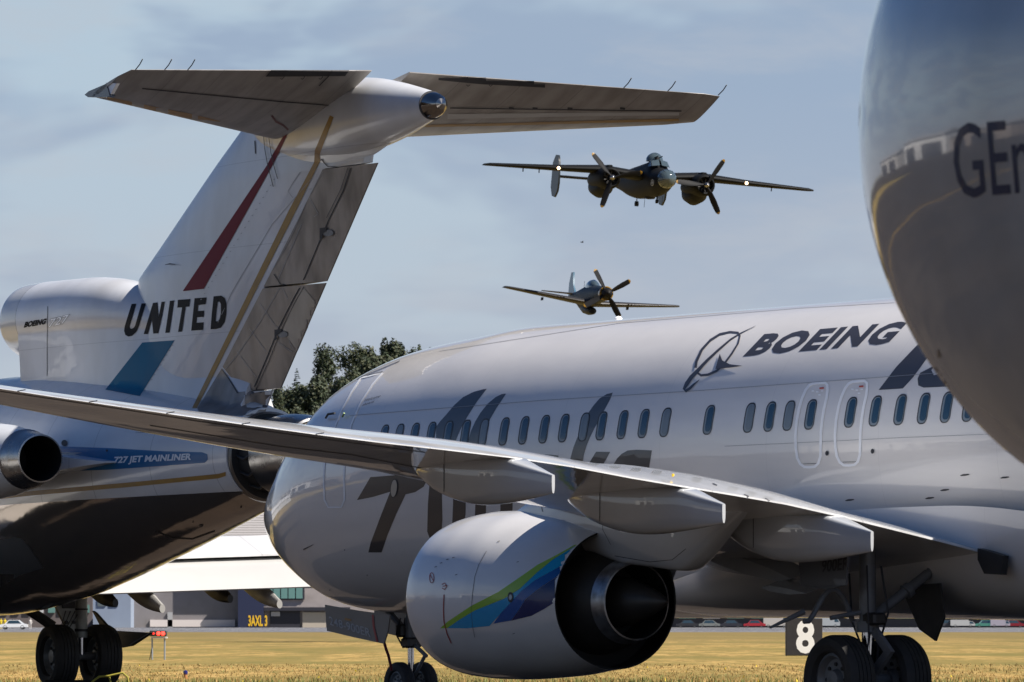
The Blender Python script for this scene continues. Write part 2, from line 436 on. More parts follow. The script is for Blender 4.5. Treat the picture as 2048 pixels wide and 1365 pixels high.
# ------------------------------------------------------------------ ground
def sheet(name, x0, x1, y0, y1, z, m, nx=1, ny=1):
    b = MB(); vs = [(x0 + (x1 - x0) * i / nx, y0 + (y1 - y0) * j / ny, z) for j in range(ny + 1) for i in range(nx + 1)]
    b.add(vs, [(j * (nx + 1) + i, j * (nx + 1) + i + 1, (j + 1) * (nx + 1) + i + 1, (j + 1) * (nx + 1) + i) for j in range(ny) for i in range(nx)], m)
    o = b.build(name, smooth=False); return tag(o, kind='structure')
def ground_mat(name, cols, scale, fine, rough=0.9, bump=0.03):
    m = bpy.data.materials.new(name); m.use_nodes = True; nt = m.node_tree; N = nt.nodes; L = nt.links
    bs = N['Principled BSDF']; bs.inputs['Roughness'].default_value = rough; bs.inputs['Specular IOR Level'].default_value = 0.2
    tc = N.new('ShaderNodeTexCoord'); prev = None
    for i, (c, sc) in enumerate(zip(cols[1:], scale)):
        mp = N.new('ShaderNodeMapping'); mp.inputs['Scale'].default_value = sc; mp.inputs['Location'].default_value = (i * 3.7, i * 1.9, 0)
        nz = N.new('ShaderNodeTexNoise'); nz.inputs['Scale'].default_value = 1; nz.inputs['Detail'].default_value = 6; nz.inputs['Roughness'].default_value = 0.65
        L.new(tc.outputs['Object'], mp.inputs['Vector']); L.new(mp.outputs['Vector'], nz.inputs['Vector'])
        mr = N.new('ShaderNodeMapRange'); mr.inputs['From Min'].default_value = 0.45; mr.inputs['From Max'].default_value = 0.58; L.new(nz.outputs['Fac'], mr.inputs['Value'])
        mx = N.new('ShaderNodeMix'); mx.data_type = 'RGBA'; L.new(mr.outputs['Result'], mx.inputs['Factor'])
        if prev is None: mx.inputs['A'].default_value = tuple(cols[0]) + (1,)
        else: L.new(prev, mx.inputs['A'])
        mx.inputs['B'].default_value = tuple(c) + (1,); prev = mx.outputs['Result']
    L.new(prev, bs.inputs['Base Color'])
    nz = N.new('ShaderNodeTexNoise'); nz.inputs['Scale'].default_value = fine; nz.inputs['Detail'].default_value = 4; L.new(tc.outputs['Object'], nz.inputs['Vector'])
    b = N.new('ShaderNodeBump'); b.inputs['Distance'].default_value = bump; L.new(nz.outputs['Fac'], b.inputs['Height']); L.new(b.outputs['Normal'], bs.inputs['Normal'])
    return m
apron_m = ground_mat('apron asphalt', [(0.040, 0.030, 0.023), (0.050, 0.039, 0.030), (0.030, 0.023, 0.019)], [(.05, .05, .05), (.4, .4, .4)], 6, 0.85, 0.01)
grass_m = ground_mat('dry mown grass', [(0.36, 0.24, 0.077), (0.23, 0.15, 0.045), (0.43, 0.285, 0.10), (0.165, 0.135, 0.038), (0.21, 0.155, 0.045)],
                     [(.5, .045, 1), (3.2, .35, 1), (.10, .02, 1), (.9, .09, 1)], 9, 1.0, 0.08)
def verge(m, col):
    nt = m.node_tree; N = nt.nodes; L = nt.links; bs = N['Principled BSDF']; src = bs.inputs['Base Color'].links[0].from_socket
    tc = N.new('ShaderNodeTexCoord'); sp = N.new('ShaderNodeSeparateXYZ'); L.new(tc.outputs['Object'], sp.inputs[0])
    mp = N.new('ShaderNodeMapping'); mp.inputs['Scale'].default_value = (.06, .012, 1); nz = N.new('ShaderNodeTexNoise'); nz.inputs['Scale'].default_value = 1; nz.inputs['Detail'].default_value = 5
    L.new(tc.outputs['Object'], mp.inputs['Vector']); L.new(mp.outputs['Vector'], nz.inputs['Vector'])
    ad = N.new('ShaderNodeMath'); ad.operation = 'MULTIPLY_ADD'; ad.inputs[1].default_value = 420; L.new(nz.outputs['Fac'], ad.inputs[0]); L.new(sp.outputs['Y'], ad.inputs[2])
    mr = N.new('ShaderNodeMapRange'); mr.inputs['From Min'].default_value = 500; mr.inputs['From Max'].default_value = 760; mr.inputs['To Max'].default_value = .8; L.new(ad.outputs[0], mr.inputs['Value'])
    mx = N.new('ShaderNodeMix'); mx.data_type = 'RGBA'; L.new(mr.outputs['Result'], mx.inputs['Factor']); L.new(src, mx.inputs['A']); mx.inputs['B'].default_value = tuple(col) + (1,); L.new(mx.outputs['Result'], bs.inputs['Base Color'])
verge(grass_m, (.17, .125, .045))
far_m = ground_mat('runway asphalt', [(0.10, 0.10, 0.11), (0.14, 0.14, 0.15)], [(.01, .03, .1)], 1, 0.8, 0.01)
sheet('ground', -9000, 9000, 700, 20000, -0.012, ground_mat('far airfield ground', [(0.16, 0.15, 0.11), (0.20, 0.17, 0.10)], [(.002, .004, 1)], 1), 4, 4)
sheet('apron', -900, 900, -1200, 127, 0.0, apron_m, 4, 4)
sheet('grass_field', -78, 420, 127, 745, 0.0, grass_m, 4, 4)
sheet('taxiway', -1500, -78, 127, 745, 0.0, apron_m, 4, 4)
sheet('runway', -3000, 3000, 745, 1290, 0.0, far_m, 4, 2)
paint_y = mat('taxi line yellow', (0.65, 0.38, 0.03), 0.6, dirt=0.4, dirt_scale=(2, 2, 2))
for nm, pts, w in (('taxi_line', [(-60, 40), (-12, 52), (4, 62), (30, 66), (90, 64)], .30), ('taxi_line', [(-80, 20), (0, 14), (40, 18)], .30), ('taxi_line', [(2, 20), (8, 38), (14, 62)], .2)):
    L_, R_ = stroke_poly(pts, w); b = MB(); n = len(L_)
    b.add([(p[0], p[1], .004) for p in L_ + R_], [(i, i + 1, n + i + 1, n + i) for i in range(n - 1)], paint_y)
    tag(b.build(nm, smooth=False), kind='structure')
paint_w = mat('runway marking white', (0.8, 0.8, 0.78), 0.6)
b = MB()
for y in (830, 1010, 1180):
    b.add([(-3000, y, .006), (3000, y, .006), (3000, y + 5, .006), (-3000, y + 5, .006)], [(0, 1, 2, 3)], paint_w)
tag(b.build('runway_marking', smooth=False), kind='structure')

# grass blades where the field starts and thinning out behind
rnd = random.Random(5)
gm = [mat('straw blade', (0.34, 0.22, 0.072), 0.8), mat('tan blade', (0.24, 0.16, 0.048), 0.8), mat('green blade', (0.13, 0.16, 0.04), 0.8), mat('yellow flower', (0.75, 0.55, 0.03), 0.8)]
b = MB(); vs = []; fs = []; ms = []
for i in range(15000):
    d = 127.3 + 60 * rnd.random() ** 1.8
    x = rnd.uniform(-.088, .088) * d
    near = max(0, 1 - (d - 127) / 13)
    clump = sin(x * .9 + 2.1 * sin(d * .31)) + sin(d * .23 + x * .15)
    k = 2 if (rnd.random() < .04 + .6 * near + (.06 if clump > .9 else 0)) else (3 if rnd.random() < .004 and d < 420 else (0 if rnd.random() < .7 else 1))
    h = rnd.uniform(.025, .07) * (1.2 if clump > .6 else 1) * (1 + 1.5 * near); w = rnd.uniform(.008, .018) * (1 + (d - 130) / 160)
    if k == 3: w *= 1.6; h *= 1.0
    t = rnd.uniform(0, pi); dx, dy = cos(t) * w, sin(t) * w; lx = rnd.uniform(-.05, .05)
    n = len(vs); vs += [(x - dx, d - dy, -.004), (x + dx, d + dy, -.004), (x + lx, d, h)]; fs.append((n, n + 1, n + 2)); ms.append(k)
b.v = [Vector(v) for v in vs]; b.f = fs; b.mats = gm; b.m = ms
tag(b.build('grass', smooth=False), kind='stuff')

# ------------------------------------------------------------------ hill and trees
b = MB(); D0 = 2250
hill_m = ground_mat('wooded hillside', [(0.035, 0.05, 0.02), (0.06, 0.075, 0.03)], [(.02, .02, .02)], .2, 1.0, .5)
nx = 80; rows = []
for j in range(13):
    y = D0 + j * 45; row = []
    for i in range(nx + 1):
        x = -900 + 1800 * i / nx
        env = 1 / (1 + math.exp((x - 60) / 45)) * (1 / (1 + math.exp(-(x + 116) / 12)) * .9 + .05)
        z = env * [0, 45, 70, 77, 81, 85, 88, 90, 92, 93, 94, 95, 96][j] + 2.5 * sin(x * .03) * min(j / 4, 1) - (1 if j == 0 else 0)
        row.append((x, y, z))
    rows.append(row)
b.loft(rows, hill_m, cap=False, closed=False)
tag(b.build('hill'), kind='structure')
hill = BVHTree.FromPolygons([tuple(v) for v in b.v], b.f)
leaf = [mat('dark green leaves', (0.018, 0.029, 0.013), 0.7), mat('mid green leaves', (0.032, 0.046, 0.018), 0.7), mat('olive leaves', (0.050, 0.054, 0.022), 0.7), mat('blue green needles', (0.014, 0.025, 0.019), 0.7)]
bark = mat('tree bark', (0.07, 0.055, 0.04), 0.9)
def crown(mb, c, rx, rz, n, size, rng, mats, lumps=9):
    cs = []
    for k in range(lumps):
        a = rng.uniform(0, 2 * pi); q = rng.uniform(.1, .65); zz = rng.uniform(-.95, .72)
        s = sqrt(max(0, 1 - zz * zz)); cs.append((Vector((cos(a) * q * s * rx, sin(a) * q * s * rx, zz * rz)), rng.uniform(.42, .62)))
    for i in range(n):
        cc, rr = rng.choice(cs)
        d = Vector((rng.gauss(0, 1), rng.gauss(0, 1), rng.gauss(0, 1))).normalized() * (rng.random() ** .45) * rr
        p = Vector(c) + cc + Vector((d.x * rx, d.y * rx, d.z * max(rx, rz * .55)))
        nrm = (d.normalized() + Vector((rng.gauss(0, .5), rng.gauss(0, .5), rng.gauss(0, .5)))).normalized()
        e1 = nrm.orthogonal().normalized(); e2 = nrm.cross(e1); s = size * rng.uniform(.5, 1.3); t = rng.uniform(0, pi)
        u, v = (e1 * cos(t) + e2 * sin(t)) * s, (e2 * cos(t) - e1 * sin(t)) * s * .7
        mb.add([p - u, p - v * .8, p + u * .9, p + v], [(0, 1, 2, 3)], rng.choice(mats))
def conifer(mb, base, h, r, rng, mats):
    for k in range(40):
        q = k / 39; z = h * (.12 + .86 * q); rr = r * (1 - q) ** .8 * rng.uniform(.65, 1.1) + .25
        for j in range(int(16 * (1 - q)) + 5):
            a = rng.uniform(0, 2 * pi); e = Vector((cos(a), sin(a), 0)); s = Vector((-sin(a), cos(a), 0)) * (.5 + .5 * rr * .4)
            p = Vector(base) + Vector((0, 0, z)); L_ = rr * rng.uniform(.7, 1.05)
            mb.add([p + e * .1, p + e * L_ * .6 + s + Vector((0, 0, -.25)), p + e * L_ + Vector((0, 0, rng.uniform(-.9, .1))), p + e * L_ * .6 - s + Vector((0, 0, -.25))], [(0, 1, 2, 3)], rng.choice(mats))
def tree(u, dist, vtop, width_px, label, seed, kind='tree', mats=None, hfac=None):
    rng = random.Random(seed); x = (u - 1024) / F * dist; top = height_of(vtop, dist)
    h = hill.ray_cast(Vector((x, dist, 400)), Vector((0, 0, -1)))[0]; z0 = h.z if h else 0
    H = top - z0
    r = width_px * 1.4 / 2 / F * dist
    if H < 8: H = 8
    o = empty('conifer_tree' if kind == 'conifer' else 'broadleaf_tree', loc=(x, dist, z0)); tag(o, label, 'tree', 'trees on the wooded hill')
    t = MB(); t.tube([(0, 0, -2), (.2, 0, H * .35), (-.1, .1, H * .8)], [.55, .38, .12], bark, 8)
    for k in range(5):
        a = rng.uniform(0, 6.28); z = H * rng.uniform(.3, .6); t.tube([(0, 0, z), (cos(a) * r * .35, sin(a) * r * .35, z + H * .12), (cos(a) * r * .6, sin(a) * r * .6, z + H * .25)], [.22, .14, .06], bark, 6)
    t.build('trunk', o)
    c = MB()
    if kind == 'conifer': conifer(c, (0, 0, 0), H, r, rng, mats or [leaf[3], leaf[0]])
    else: crown(c, (0, 0, H * .58), r, H * .42, 7000, .66, rng, mats or leaf[:3], lumps=26)
    c.build('crown', o, smooth=False)
TR = [(594, 2430, 734, 66, 'conifer', 'dark pointed conifer at the left end of the treetops, beside the tail rudder'),
      (652, 2500, 686, 56, 'tree', 'tall leafy tree with a domed top, first big crown right of the pointed conifer'),
      (700, 2520, 678, 64, 'tree', 'widest leafy tree with a flat bushy top in the middle of the wood'),
      (733, 2540, 690, 44, 'tree', 'leafy tree pressed against the right side of the widest crown'),
      (752, 2550, 700, 34, 'tree', 'shorter olive tree in the dip before the twin tall crowns'),
      (771, 2530, 670, 28, 'tree', 'slim tall tree, left one of the twin crowns above the jet roof'),
      (790, 2530, 666, 32, 'tree', 'tallest slim tree, right one of the twin crowns above the jet roof'),
      (820, 2560, 680, 42, 'tree', 'rounded dark tree right of the twin tall crowns'),
      (843, 2600, 680, 18, 'tree', 'tiny round treetop, left one of the last two above the jet roof'),
      (858, 2600, 678, 16, 'tree', 'tiny round treetop furthest right where the jet roof hides the wood'),
      (575, 2400, 766, 46, 'tree', 'low dark tree under the conifer, half hidden by the tail rudder'),
      (612, 2390, 762, 46, 'tree', 'bushy tree filling the slope below and right of the conifer'),
      (642, 2380, 745, 50, 'tree', 'bushy green tree low on the slope beneath the first big crown'),
      (676, 2390, 738, 52, 'tree', 'rounded tree low on the slope beneath the widest crown'),
      (712, 2400, 722, 50, 'tree', 'olive tinged tree on the slope against the jet roof curve'),
      (745, 2420, 708, 46, 'tree', 'small tree just above the jet roof under the slim twins'),
      (565, 2320, 812, 36, 'tree', 'pale green bush at the foot of the slope behind the wing edge'),
      (600, 2310, 805, 46, 'tree', 'dark bush at the foot of the slope just above the wing edge'),
      (636, 2320, 800, 44, 'tree', 'dark bush at the foot of the slope touching the jet nose outline'),
      (785, 2440, 698, 50, 'tree', 'low dense tree between the slim twins and the jet roof'),
      (815, 2450, 694, 46, 'tree', 'low dense tree under the rounded dark crown'),
      (553, 2300, 756, 34, 'tree', 'leafy tree mostly hidden behind the lower rudder')]
for i, (u, dist, v, w, k, lab) in enumerate(TR):
    tree(u, dist, v, w, lab, 11 + i, k, [leaf[1], leaf[2]] if i in (4, 14, 16) else None)

# ------------------------------------------------------------------ far airport buildings and traffic
def wall_box(name, u0, u1, vt, vb, dist, depth, m, parent=None):
    x0, x1 = (u0 - 1024) / F * dist, (u1 - 1024) / F * dist; zt, zb = height_of(vt, dist), max(height_of(vb, dist), 0) if vb else 0
    b = MB(); b.box(((x0 + x1) / 2, dist + depth / 2, (zt + zb) / 2), (x1 - x0, depth, zt - zb), m); return b.build(name, parent, smooth=False)
ribbed = bpy.data.materials.new('white corrugated siding'); ribbed.use_nodes = True
nt = ribbed.node_tree; w_ = nt.nodes.new('ShaderNodeTexWave'); w_.bands_direction = 'Z'; w_.inputs['Scale'].default_value = 0.62; w_.inputs['Distortion'].default_value = 0.6; w_.inputs['Detail'].default_value = 2; w_.inputs['Detail Scale'].default_value = 2
tcn = nt.nodes.new('ShaderNodeTexCoord'); nt.links.new(tcn.outputs['Object'], w_.inputs['Vector'])
rp = nt.nodes.new('ShaderNodeMapRange'); rp.inputs['From Min'].default_value = .0; rp.inputs['From Max'].default_value = .45; nt.links.new(w_.outputs['Fac'], rp.inputs['Value'])
mx = nt.nodes.new('ShaderNodeMix'); mx.data_type = 'RGBA'; mx.inputs['A'].default_value = (.34, .30, .28, 1); mx.inputs['B'].default_value = (.66, .62, .59, 1)
nt.links.new(rp.outputs['Result'], mx.inputs['Factor']); nt.links.new(mx.outputs['Result'], nt.nodes['Principled BSDF'].inputs['Base Color']); nt.nodes['Principled BSDF'].inputs['Roughness'].default_value = .8
grey_w = mat('grey brown cladding', (0.20, 0.185, 0.19), 0.8, dirt=.3, dirt_scale=(.3, .3, .3)); blue_w = mat('blue grey cladding', (0.24, 0.29, 0.38), 0.7, dirt=.2, dirt_scale=(.2, .2, .2))
navy_w = mat('navy cladding', (0.012, 0.018, 0.055), 0.6); glassg = mat('green tinted glazing', (0.12, 0.24, 0.22), 0.25); darkw = mat('dark opening', (0.02, 0.02, 0.03), 0.6)
fasc = mat('grey brick fascia', (0.33, 0.29, 0.28), 0.85, dirt=.3, dirt_scale=(.5, .5, .5)); beige = mat('beige shutter', (0.42, 0.37, 0.31), 0.7); trimw = mat('pale plinth', (0.62, 0.56, 0.54), 0.8)
yel = mat('yellow characters', (0.75, 0.45, 0.02), 0.6)
DB = 1300
hg = empty('hangar', loc=(0, 0, 0)); tag(hg, 'big hangar with white corrugated upper wall and grey and navy ground floor', 'hangar')
# everything of the hangar stands on one line at DB; details sit proud of it
wall_box('siding', 408, 760, 965, 1150, DB, 60, ribbed, hg)
wall_box('lower_wall', 262, 476, 1120, None, DB + 3, 50, grey_w, hg)
wall_box('plinth', 300, 470, 1240, 1254, DB + 2.6, .3, trimw, hg)
wall_box('navy_panel', 476, 527, 1150.5, None, DB - 1, 40, navy_w, hg)
wall_box('brick_wall', 527.5, 760, 1150.5, None, DB + 1, 40, fasc, hg)
wn = wall_box('window_band', 527.8, 609, 1171, 1200, DB + .6, .3, darkw, hg)
for k in range(5):
    wall_box('pane', 532 + k * 15, 545 + k * 15, 1173.5, 1197.5, DB + .4, .12, glassg, wn)
wall_box('canopy', 527.8, 700, 1215, 1222, DB - .5, 1.4, darkw, hg)
wall_box('doorway', 540, 600, 1222.5, None, DB + .5, .4, darkw, hg); wall_box('shutter', 605, 652, 1225, None, DB + .4, .4, beige, hg)
wall_box('door', 335, 345, 1225, None, DB + 2.6, .3, mat('pale door', (.36, .36, .37), .6), hg)
wall_box('doorway_window', 542, 560, 1224, 1233, DB + .1, .3, mat('warm grey office glass', (.4, .38, .36), .5), hg)  # pane in an even warm grey
b = MB(); bm = text_bm('3AXL 3', .03); o_ = ((497 - 1024) / F * DB, height_of(1253, DB)); ex = (38 / F * DB, 0); ey = (0, 22 / F * DB); text_fit(bm, o_, ex, ey)
for f in bm.faces: b.add([(v.co.x, DB - 1.08, v.co.y) for v in f.verts], [tuple(range(len(f.verts)))], yel)
bm.free(); b.build('lettering', hg, smooth=False)
wall_box('dark_stairwell', 384, 407.5, 1068, 1150, DB + 4, 30, mat('purple grey wall', (.05, .045, .07), .7), hg)
sh = empty('maintenance_shed', loc=(0, 0, 0)); tag(sh, 'blue grey flat-roofed shed with two small windows behind the left wheels', 'shed')
wall_box('wall', 186, 261.5, 1150, None, DB - 8, 30, blue_w, sh)
for u in (195, 219): wall_box('window', u, u + 17, 1199, 1213, DB - 8.2, .3, mat('grey shed glazing', (.10, .12, .13), .3), sh)
wall_box('roof', 184, 263, 1146, 1150, DB - 9, 32, trimw, sh)
ob_ = empty('office_block', loc=(0, 0, 0)); tag(ob_, 'low dark glazed office block far away at the left edge', 'building')
wall_box('wall', -60, 185, 1190, None, DB + 30, 30, mat('brown office wall', (.12, .10, .10), .8), ob_)
for k in range(8): wall_box('window', 4 + k * 23, 18 + k * 23, 1210, 1226, DB + 29.6, .3, mat('pale office glass', (.5, .5, .52), .3) if k in (3, 5, 6) else glassg, ob_)

# hangars off to the left of the frame, which the polished skins mirror
for x, y, w, h, c, lab in ((-250, -40, 70, 13, (.55, .53, .50), 'pale hangar beyond the left edge, level with the camera'), (-260, 60, 60, 10, (.62, .60, .56), 'cream hangar beyond the left edge with two dark doors'),
                           (-265, 150, 80, 15, (.70, .69, .67), 'tall white hangar beyond the left edge, across the apron'), (-255, 250, 60, 9, (.36, .30, .26), 'brown low hangar beyond the left edge'),
                           (-270, 340, 70, 14, (.66, .65, .64), 'white hangar beyond the left edge by the taxiway'), (-280, 460, 80, 11, (.5, .48, .46), 'grey white hangar furthest up the taxiway')):
    o = empty('side_hangar', loc=(x, y, 0)); tag(o, lab, 'hangar'); wm = mat('hangar cladding', c, .8, dirt=.3, dirt_scale=(.1, .1, .1))
    b = MB(); b.box((0, 0, h / 2), (30, w, h), wm); b.build('wall', o, smooth=False)
    b = MB(); b.prism([(-16, -w / 2 - .6, h + .01), (16, -w / 2 - .6, h + .01), (16, -w / 2 - .6, h + .6), (0, -w / 2 - .6, h + 2.6), (-16, -w / 2 - .6, h + .6)], (0, w + 1.2, 0), mat('hangar roof', (.25, .25, .26), .7)); b.build('roof', o, smooth=False)
    for k in (-1, 1): b = MB(); b.box((15.1, k * w * .24, h * .36), (.3, w * .34, h * .72), darkw); b.build('door', o, smooth=False)

def vehicle(kind, u, vb_dist, w, h, col, label, lon=4.5, glass=True):
    x = (u - 1024) / F * vb_dist; m = mat('vehicle paint', col, .3, coat=.6); wm = M['tyre']
    o = empty(kind, loc=(x, vb_dist, 0)); tag(o, label, 'car' if kind == 'parked_car' else kind.split('_')[-1], 'vehicles across the runway')
    b = MB(); L2 = lon / 2
    if kind == 'parked_car':
        prof = [(-L2, .35), (-L2, .75), (-L2 * .62, .9), (-L2 * .35, h), (L2 * .35, h), (L2 * .7, .92), (L2, .8), (L2, .35)]
    else:
        prof = [(-L2, .4), (-L2, h), (L2 * .45, h), (L2 * .5, h * .85), (L2 * .8, h * .8), (L2, h * .5), (L2, .4)]
    b.prism([(px_, -w / 2, z) for px_, z in prof], (0, w, 0), m); b.build('body', o, angle=20)
    if glass:
        g = MB()
        if kind == 'parked_car': g.prism([(-L2 * .5, -w / 2 - .01, .92), (-L2 * .33, -w / 2 - .01, h * .95), (L2 * .33, -w / 2 - .01, h * .95), (L2 * .55, -w / 2 - .01, .93)], (0, w + .02, 0), M['glass'])
        else: g.prism([(L2 * .55, -w / 2 - .01, h * .5), (L2 * .55, -w / 2 - .01, h * .78), (L2 * .78, -w / 2 - .01, h * .76), (L2 * .93, -w / 2 - .01, h * .5)], (0, w + .02, 0), M['glass'])
        g.build('windows', o)
    for sx in (-.62, .62):
        for sy in (-1, 1):
            t = MB(); wheel(t, (sx * L2, sy * (w / 2 - .1), .34), .34, .22, M['tyre'], M['rim'], n=20); t.build('wheel', o)
V = [('parked_car', 1375, (.02, .02, .025), 'black car far across the runway, first one right of the engine'), ('parked_car', 1418, (.18, .19, .18), 'pale grey car between two black ones under the belly'),
     ('parked_car', 1462, (.02, .02, .03), 'black car left of the bright red one'), ('parked_car', 1509, (.35, .01, .02), 'bright red car next to the white box truck'),
     ('parked_car', 1890, (.05, .05, .06), 'dark car right of the main wheels'), ('parked_car', 1972, (.06, .22, .17), 'green car near the right edge'),
     ('parked_car', 2026, (.20, .0, .01), 'deep red car at the right edge')]
for k, u, c, lab in V: vehicle(k, u, 1270, 1.8, 1.55, c, lab)
vehicle('box_truck', 1552, 1275, 2.3, 2.7, (.45, .42, .38), 'cream white box truck left of the number sign', 5.2)
vehicle('delivery_van', 1655, 1272, 2.0, 2.3, (.35, .37, .38), 'pale van seen between the number sign and the wheel strut', 5)
vehicle('delivery_van', 1925, 1268, 2.0, 1.6, (.42, .42, .41), 'low white van parked between the dark and the green cars', 5)
vehicle('delivery_van', 2000, 1266, 2.0, 1.7, (.34, .31, .36), 'small lilac grey van between the green and the deep red cars', 4)
vehicle('parked_car', 28, 1000, 1.8, 1.5, (.8, .8, .8), 'white car at the left edge beyond the grass')
# the long dark row of hangars behind the cars
lowb = empty('terminal_building', loc=(0, 0, 0)); tag(lowb, 'long low dark terminal building behind the cars across the runway', 'building')
wall_box('wall', 1250, 2150, 1218, None, 1330, 30, mat('dark terminal wall', (.035, .033, .045), .6), lowb)
wall_box('roof', 1248, 2152, 1214, 1218, 1328, 34, fasc, lowb)
for k in range(18): wall_box('window', 1262 + k * 48, 1296 + k * 48, 1226, 1238, 1329.6, .3, glassg if k % 3 else trimw, lowb)

def person(u, dist, top, legs, label):
    x = (u - 1024) / F * dist; o = bpy.data.meshes.new('body'); bm = bmesh.new()
    J = {'pel': (0, 0, .95), 'chest': (0, 0, 1.35), 'neck': (0, 0, 1.5), 'head': (0, -.01, 1.63), 'top': (0, 0, 1.74),
         'shl': (-.19, 0, 1.42), 'ell': (-.25, .02, 1.15), 'hal': (-.24, -.06, .88), 'shr': (.19, 0, 1.42), 'elr': (.25, .02, 1.15), 'har': (.24, -.06, .88),
         'hil': (-.1, 0, .9), 'knl': (-.11, -.02, .5), 'anl': (-.12, 0, .08), 'tol': (-.12, -.16, .04), 'hir': (.1, 0, .9), 'knr': (.11, .02, .5), 'anr': (.12, .04, .08), 'tor': (.12, -.12, .04)}
    Rr = {'pel': .15, 'chest': .17, 'neck': .06, 'head': .10, 'top': .07, 'shl': .07, 'ell': .045, 'hal': .035, 'shr': .07, 'elr': .045, 'har': .035, 'hil': .1, 'knl': .07, 'anl': .045, 'tol': .04, 'hir': .1, 'knr': .07, 'anr': .045, 'tor': .04}
    vv = {k: bm.verts.new(p) for k, p in J.items()}
    for a, c in (('pel', 'chest'), ('chest', 'neck'), ('neck', 'head'), ('head', 'top'), ('chest', 'shl'), ('shl', 'ell'), ('ell', 'hal'), ('chest', 'shr'), ('shr', 'elr'), ('elr', 'har'), ('pel', 'hil'), ('hil', 'knl'), ('knl', 'anl'), ('anl', 'tol'), ('pel', 'hir'), ('hir', 'knr'), ('knr', 'anr'), ('anr', 'tor')):
        bm.edges.new((vv[a], vv[c]))
    bm.verts.index_update(); order = list(J); bm.to_mesh(o); bm.free(); ob = bpy.data.objects.new('person', o); COL.objects.link(ob)
    o.materials.append(top); md = ob.modifiers.new('skin', 'SKIN'); sv = o.skin_vertices[0].data
    for i, k in enumerate(order): sv[i].radius = (Rr[k], Rr[k] * .8)
    sv[0].use_root = True; ob.modifiers.new('sub', 'SUBSURF').levels = 1; ob.location = (x, dist, 0)
    tag(ob, label, 'person', 'people across the runway')
vest = mat('yellow vest', (.7, .5, .02), .8); darkc = mat('dark clothes', (.04, .04, .05), .8); pale = mat('pale clothes', (.6, .56, .52), .8)
person(10, 1010, vest, darkc, 'person in yellow standing in front of the far office block')
person(2, 1030, vest, darkc, 'person in yellow cut by the left edge of the photo')
person(61, 1040, pale, darkc, 'person in pale clothes standing right of the two in yellow')
person(25, 1060, darkc, darkc, 'person in dark clothes behind the two in yellow')

# ------------------------------------------------------------------ grey-white twin jet (nose to the left, seen from behind its left wing)
def cowl_rings(c, prof, n=72, flat=0.0):
    """prof rows: (x, radius, centre height); the section is a little flattened below"""
    return [[Vector((x, c + r * cos(t), zc + r * sin(t) * (1 - (flat if sin(t) < 0 else 0)))) for t in (2 * pi * k / n for k in range(n))] for x, r, zc in prof]

FR = Frame(-3.61022, 96.92711, 32.05)
jet = empty('airliner', FR); tag(jet, 'large grey-white twin-engine airliner with dark livery lettering and a row of cabin windows', 'airliner')
FUS = [(0.0, 2.92, 2.9, 0.012, 2.91), (0.05, 3.05, 2.77, .16, 2.905), (0.12, 3.14, 2.64, 0.265, 2.9), (0.4, 3.341, 2.402, 0.491, 2.9), (1.0, 3.643, 2.097, 0.842, 2.93), (1.7, 3.988, 1.802, 1.187, 3.0),
       (2.6, 4.643, 1.517, 1.523, 3.15), (3.5, 5.076, 1.43, 1.718, 3.3), (5.0, 5.37, 1.399, 1.867, 3.45), (6.5, 5.487, 1.368, 1.932, 3.55), (8.0, 5.575, 1.345, 1.951, 3.57), (28.0, 5.6, 1.348, 1.951, 3.57), (33, 5.55, 1.9, 1.75, 3.8), (38, 5.4, 3.2, 1.1, 4.3), (41, 5.0, 4.2, .35, 4.6)]
body = MB()
xs = [0, .02, .05, .1, .16, .25, .36, .5, .7, .9] + [1.1 + .22 * i for i in range(32)] + [8.2 + .6 * i for i in range(33)] + [28.5 + 1.0 * i for i in range(13)]
body.loft([ring(x, *interp(FUS, x)) for x in xs], M['white'])
# wing-to-body fairing
BF = [(12.2, 1.30, 1.75, 1.42), (13.2, 1.62, 1.80, 1.36), (14.5, 1.93, 1.95, 1.35), (16.0, 2.02, 2.3, 1.34), (18.0, 2.10, 2.72, 1.33), (20.5, 2.14, 2.75, 1.30), (22.5, 2.12, 2.62, 1.23), (24.0, 2.0, 2.3, 1.22), (25.5, 1.7, 1.8, 1.28), (27, 1.1, 1.5, 1.36)]
belly = MB(); rings = []
for i in range(50):
    x = 12.4 + 14.4 * i / 49; w, ztop, zb = interp(BF, x)
    r = []
    for k in range(49):
        t = -pi * .5 + (pi * 1.0) * (k / 48 - .5) * 2 if False else pi + pi * k / 48
        e = 0.62
        cx, sy = cos(t), sin(t)
        r.append(Vector((x, w * (abs(cx) ** e) * (1 if cx > 0 else -1), ztop + (ztop - zb) * -(abs(sy) ** .85) if True else 0)))
    # close over the top inside the fuselage
    rings.append(r)
belly.loft(rings, M['white'], cap=False, closed=False)
B0 = bvh_of(body, belly); pm = px_map(FR, B0)
D_ = M['decal_dark']
def c6(*p): return [(500 + x / 2.904, 650 + y / 2.904) for x, y in p]
def c7(*p): return [(740 + x / 5.689, 780 + y / 5.689) for x, y in p]
def c8(*p): return [(1080 + x / 5.689, 780 + y / 5.689) for x, y in p]
def cb(*p): return [(1350 + x / 2.934, 550 + y / 2.934) for x, y in p]
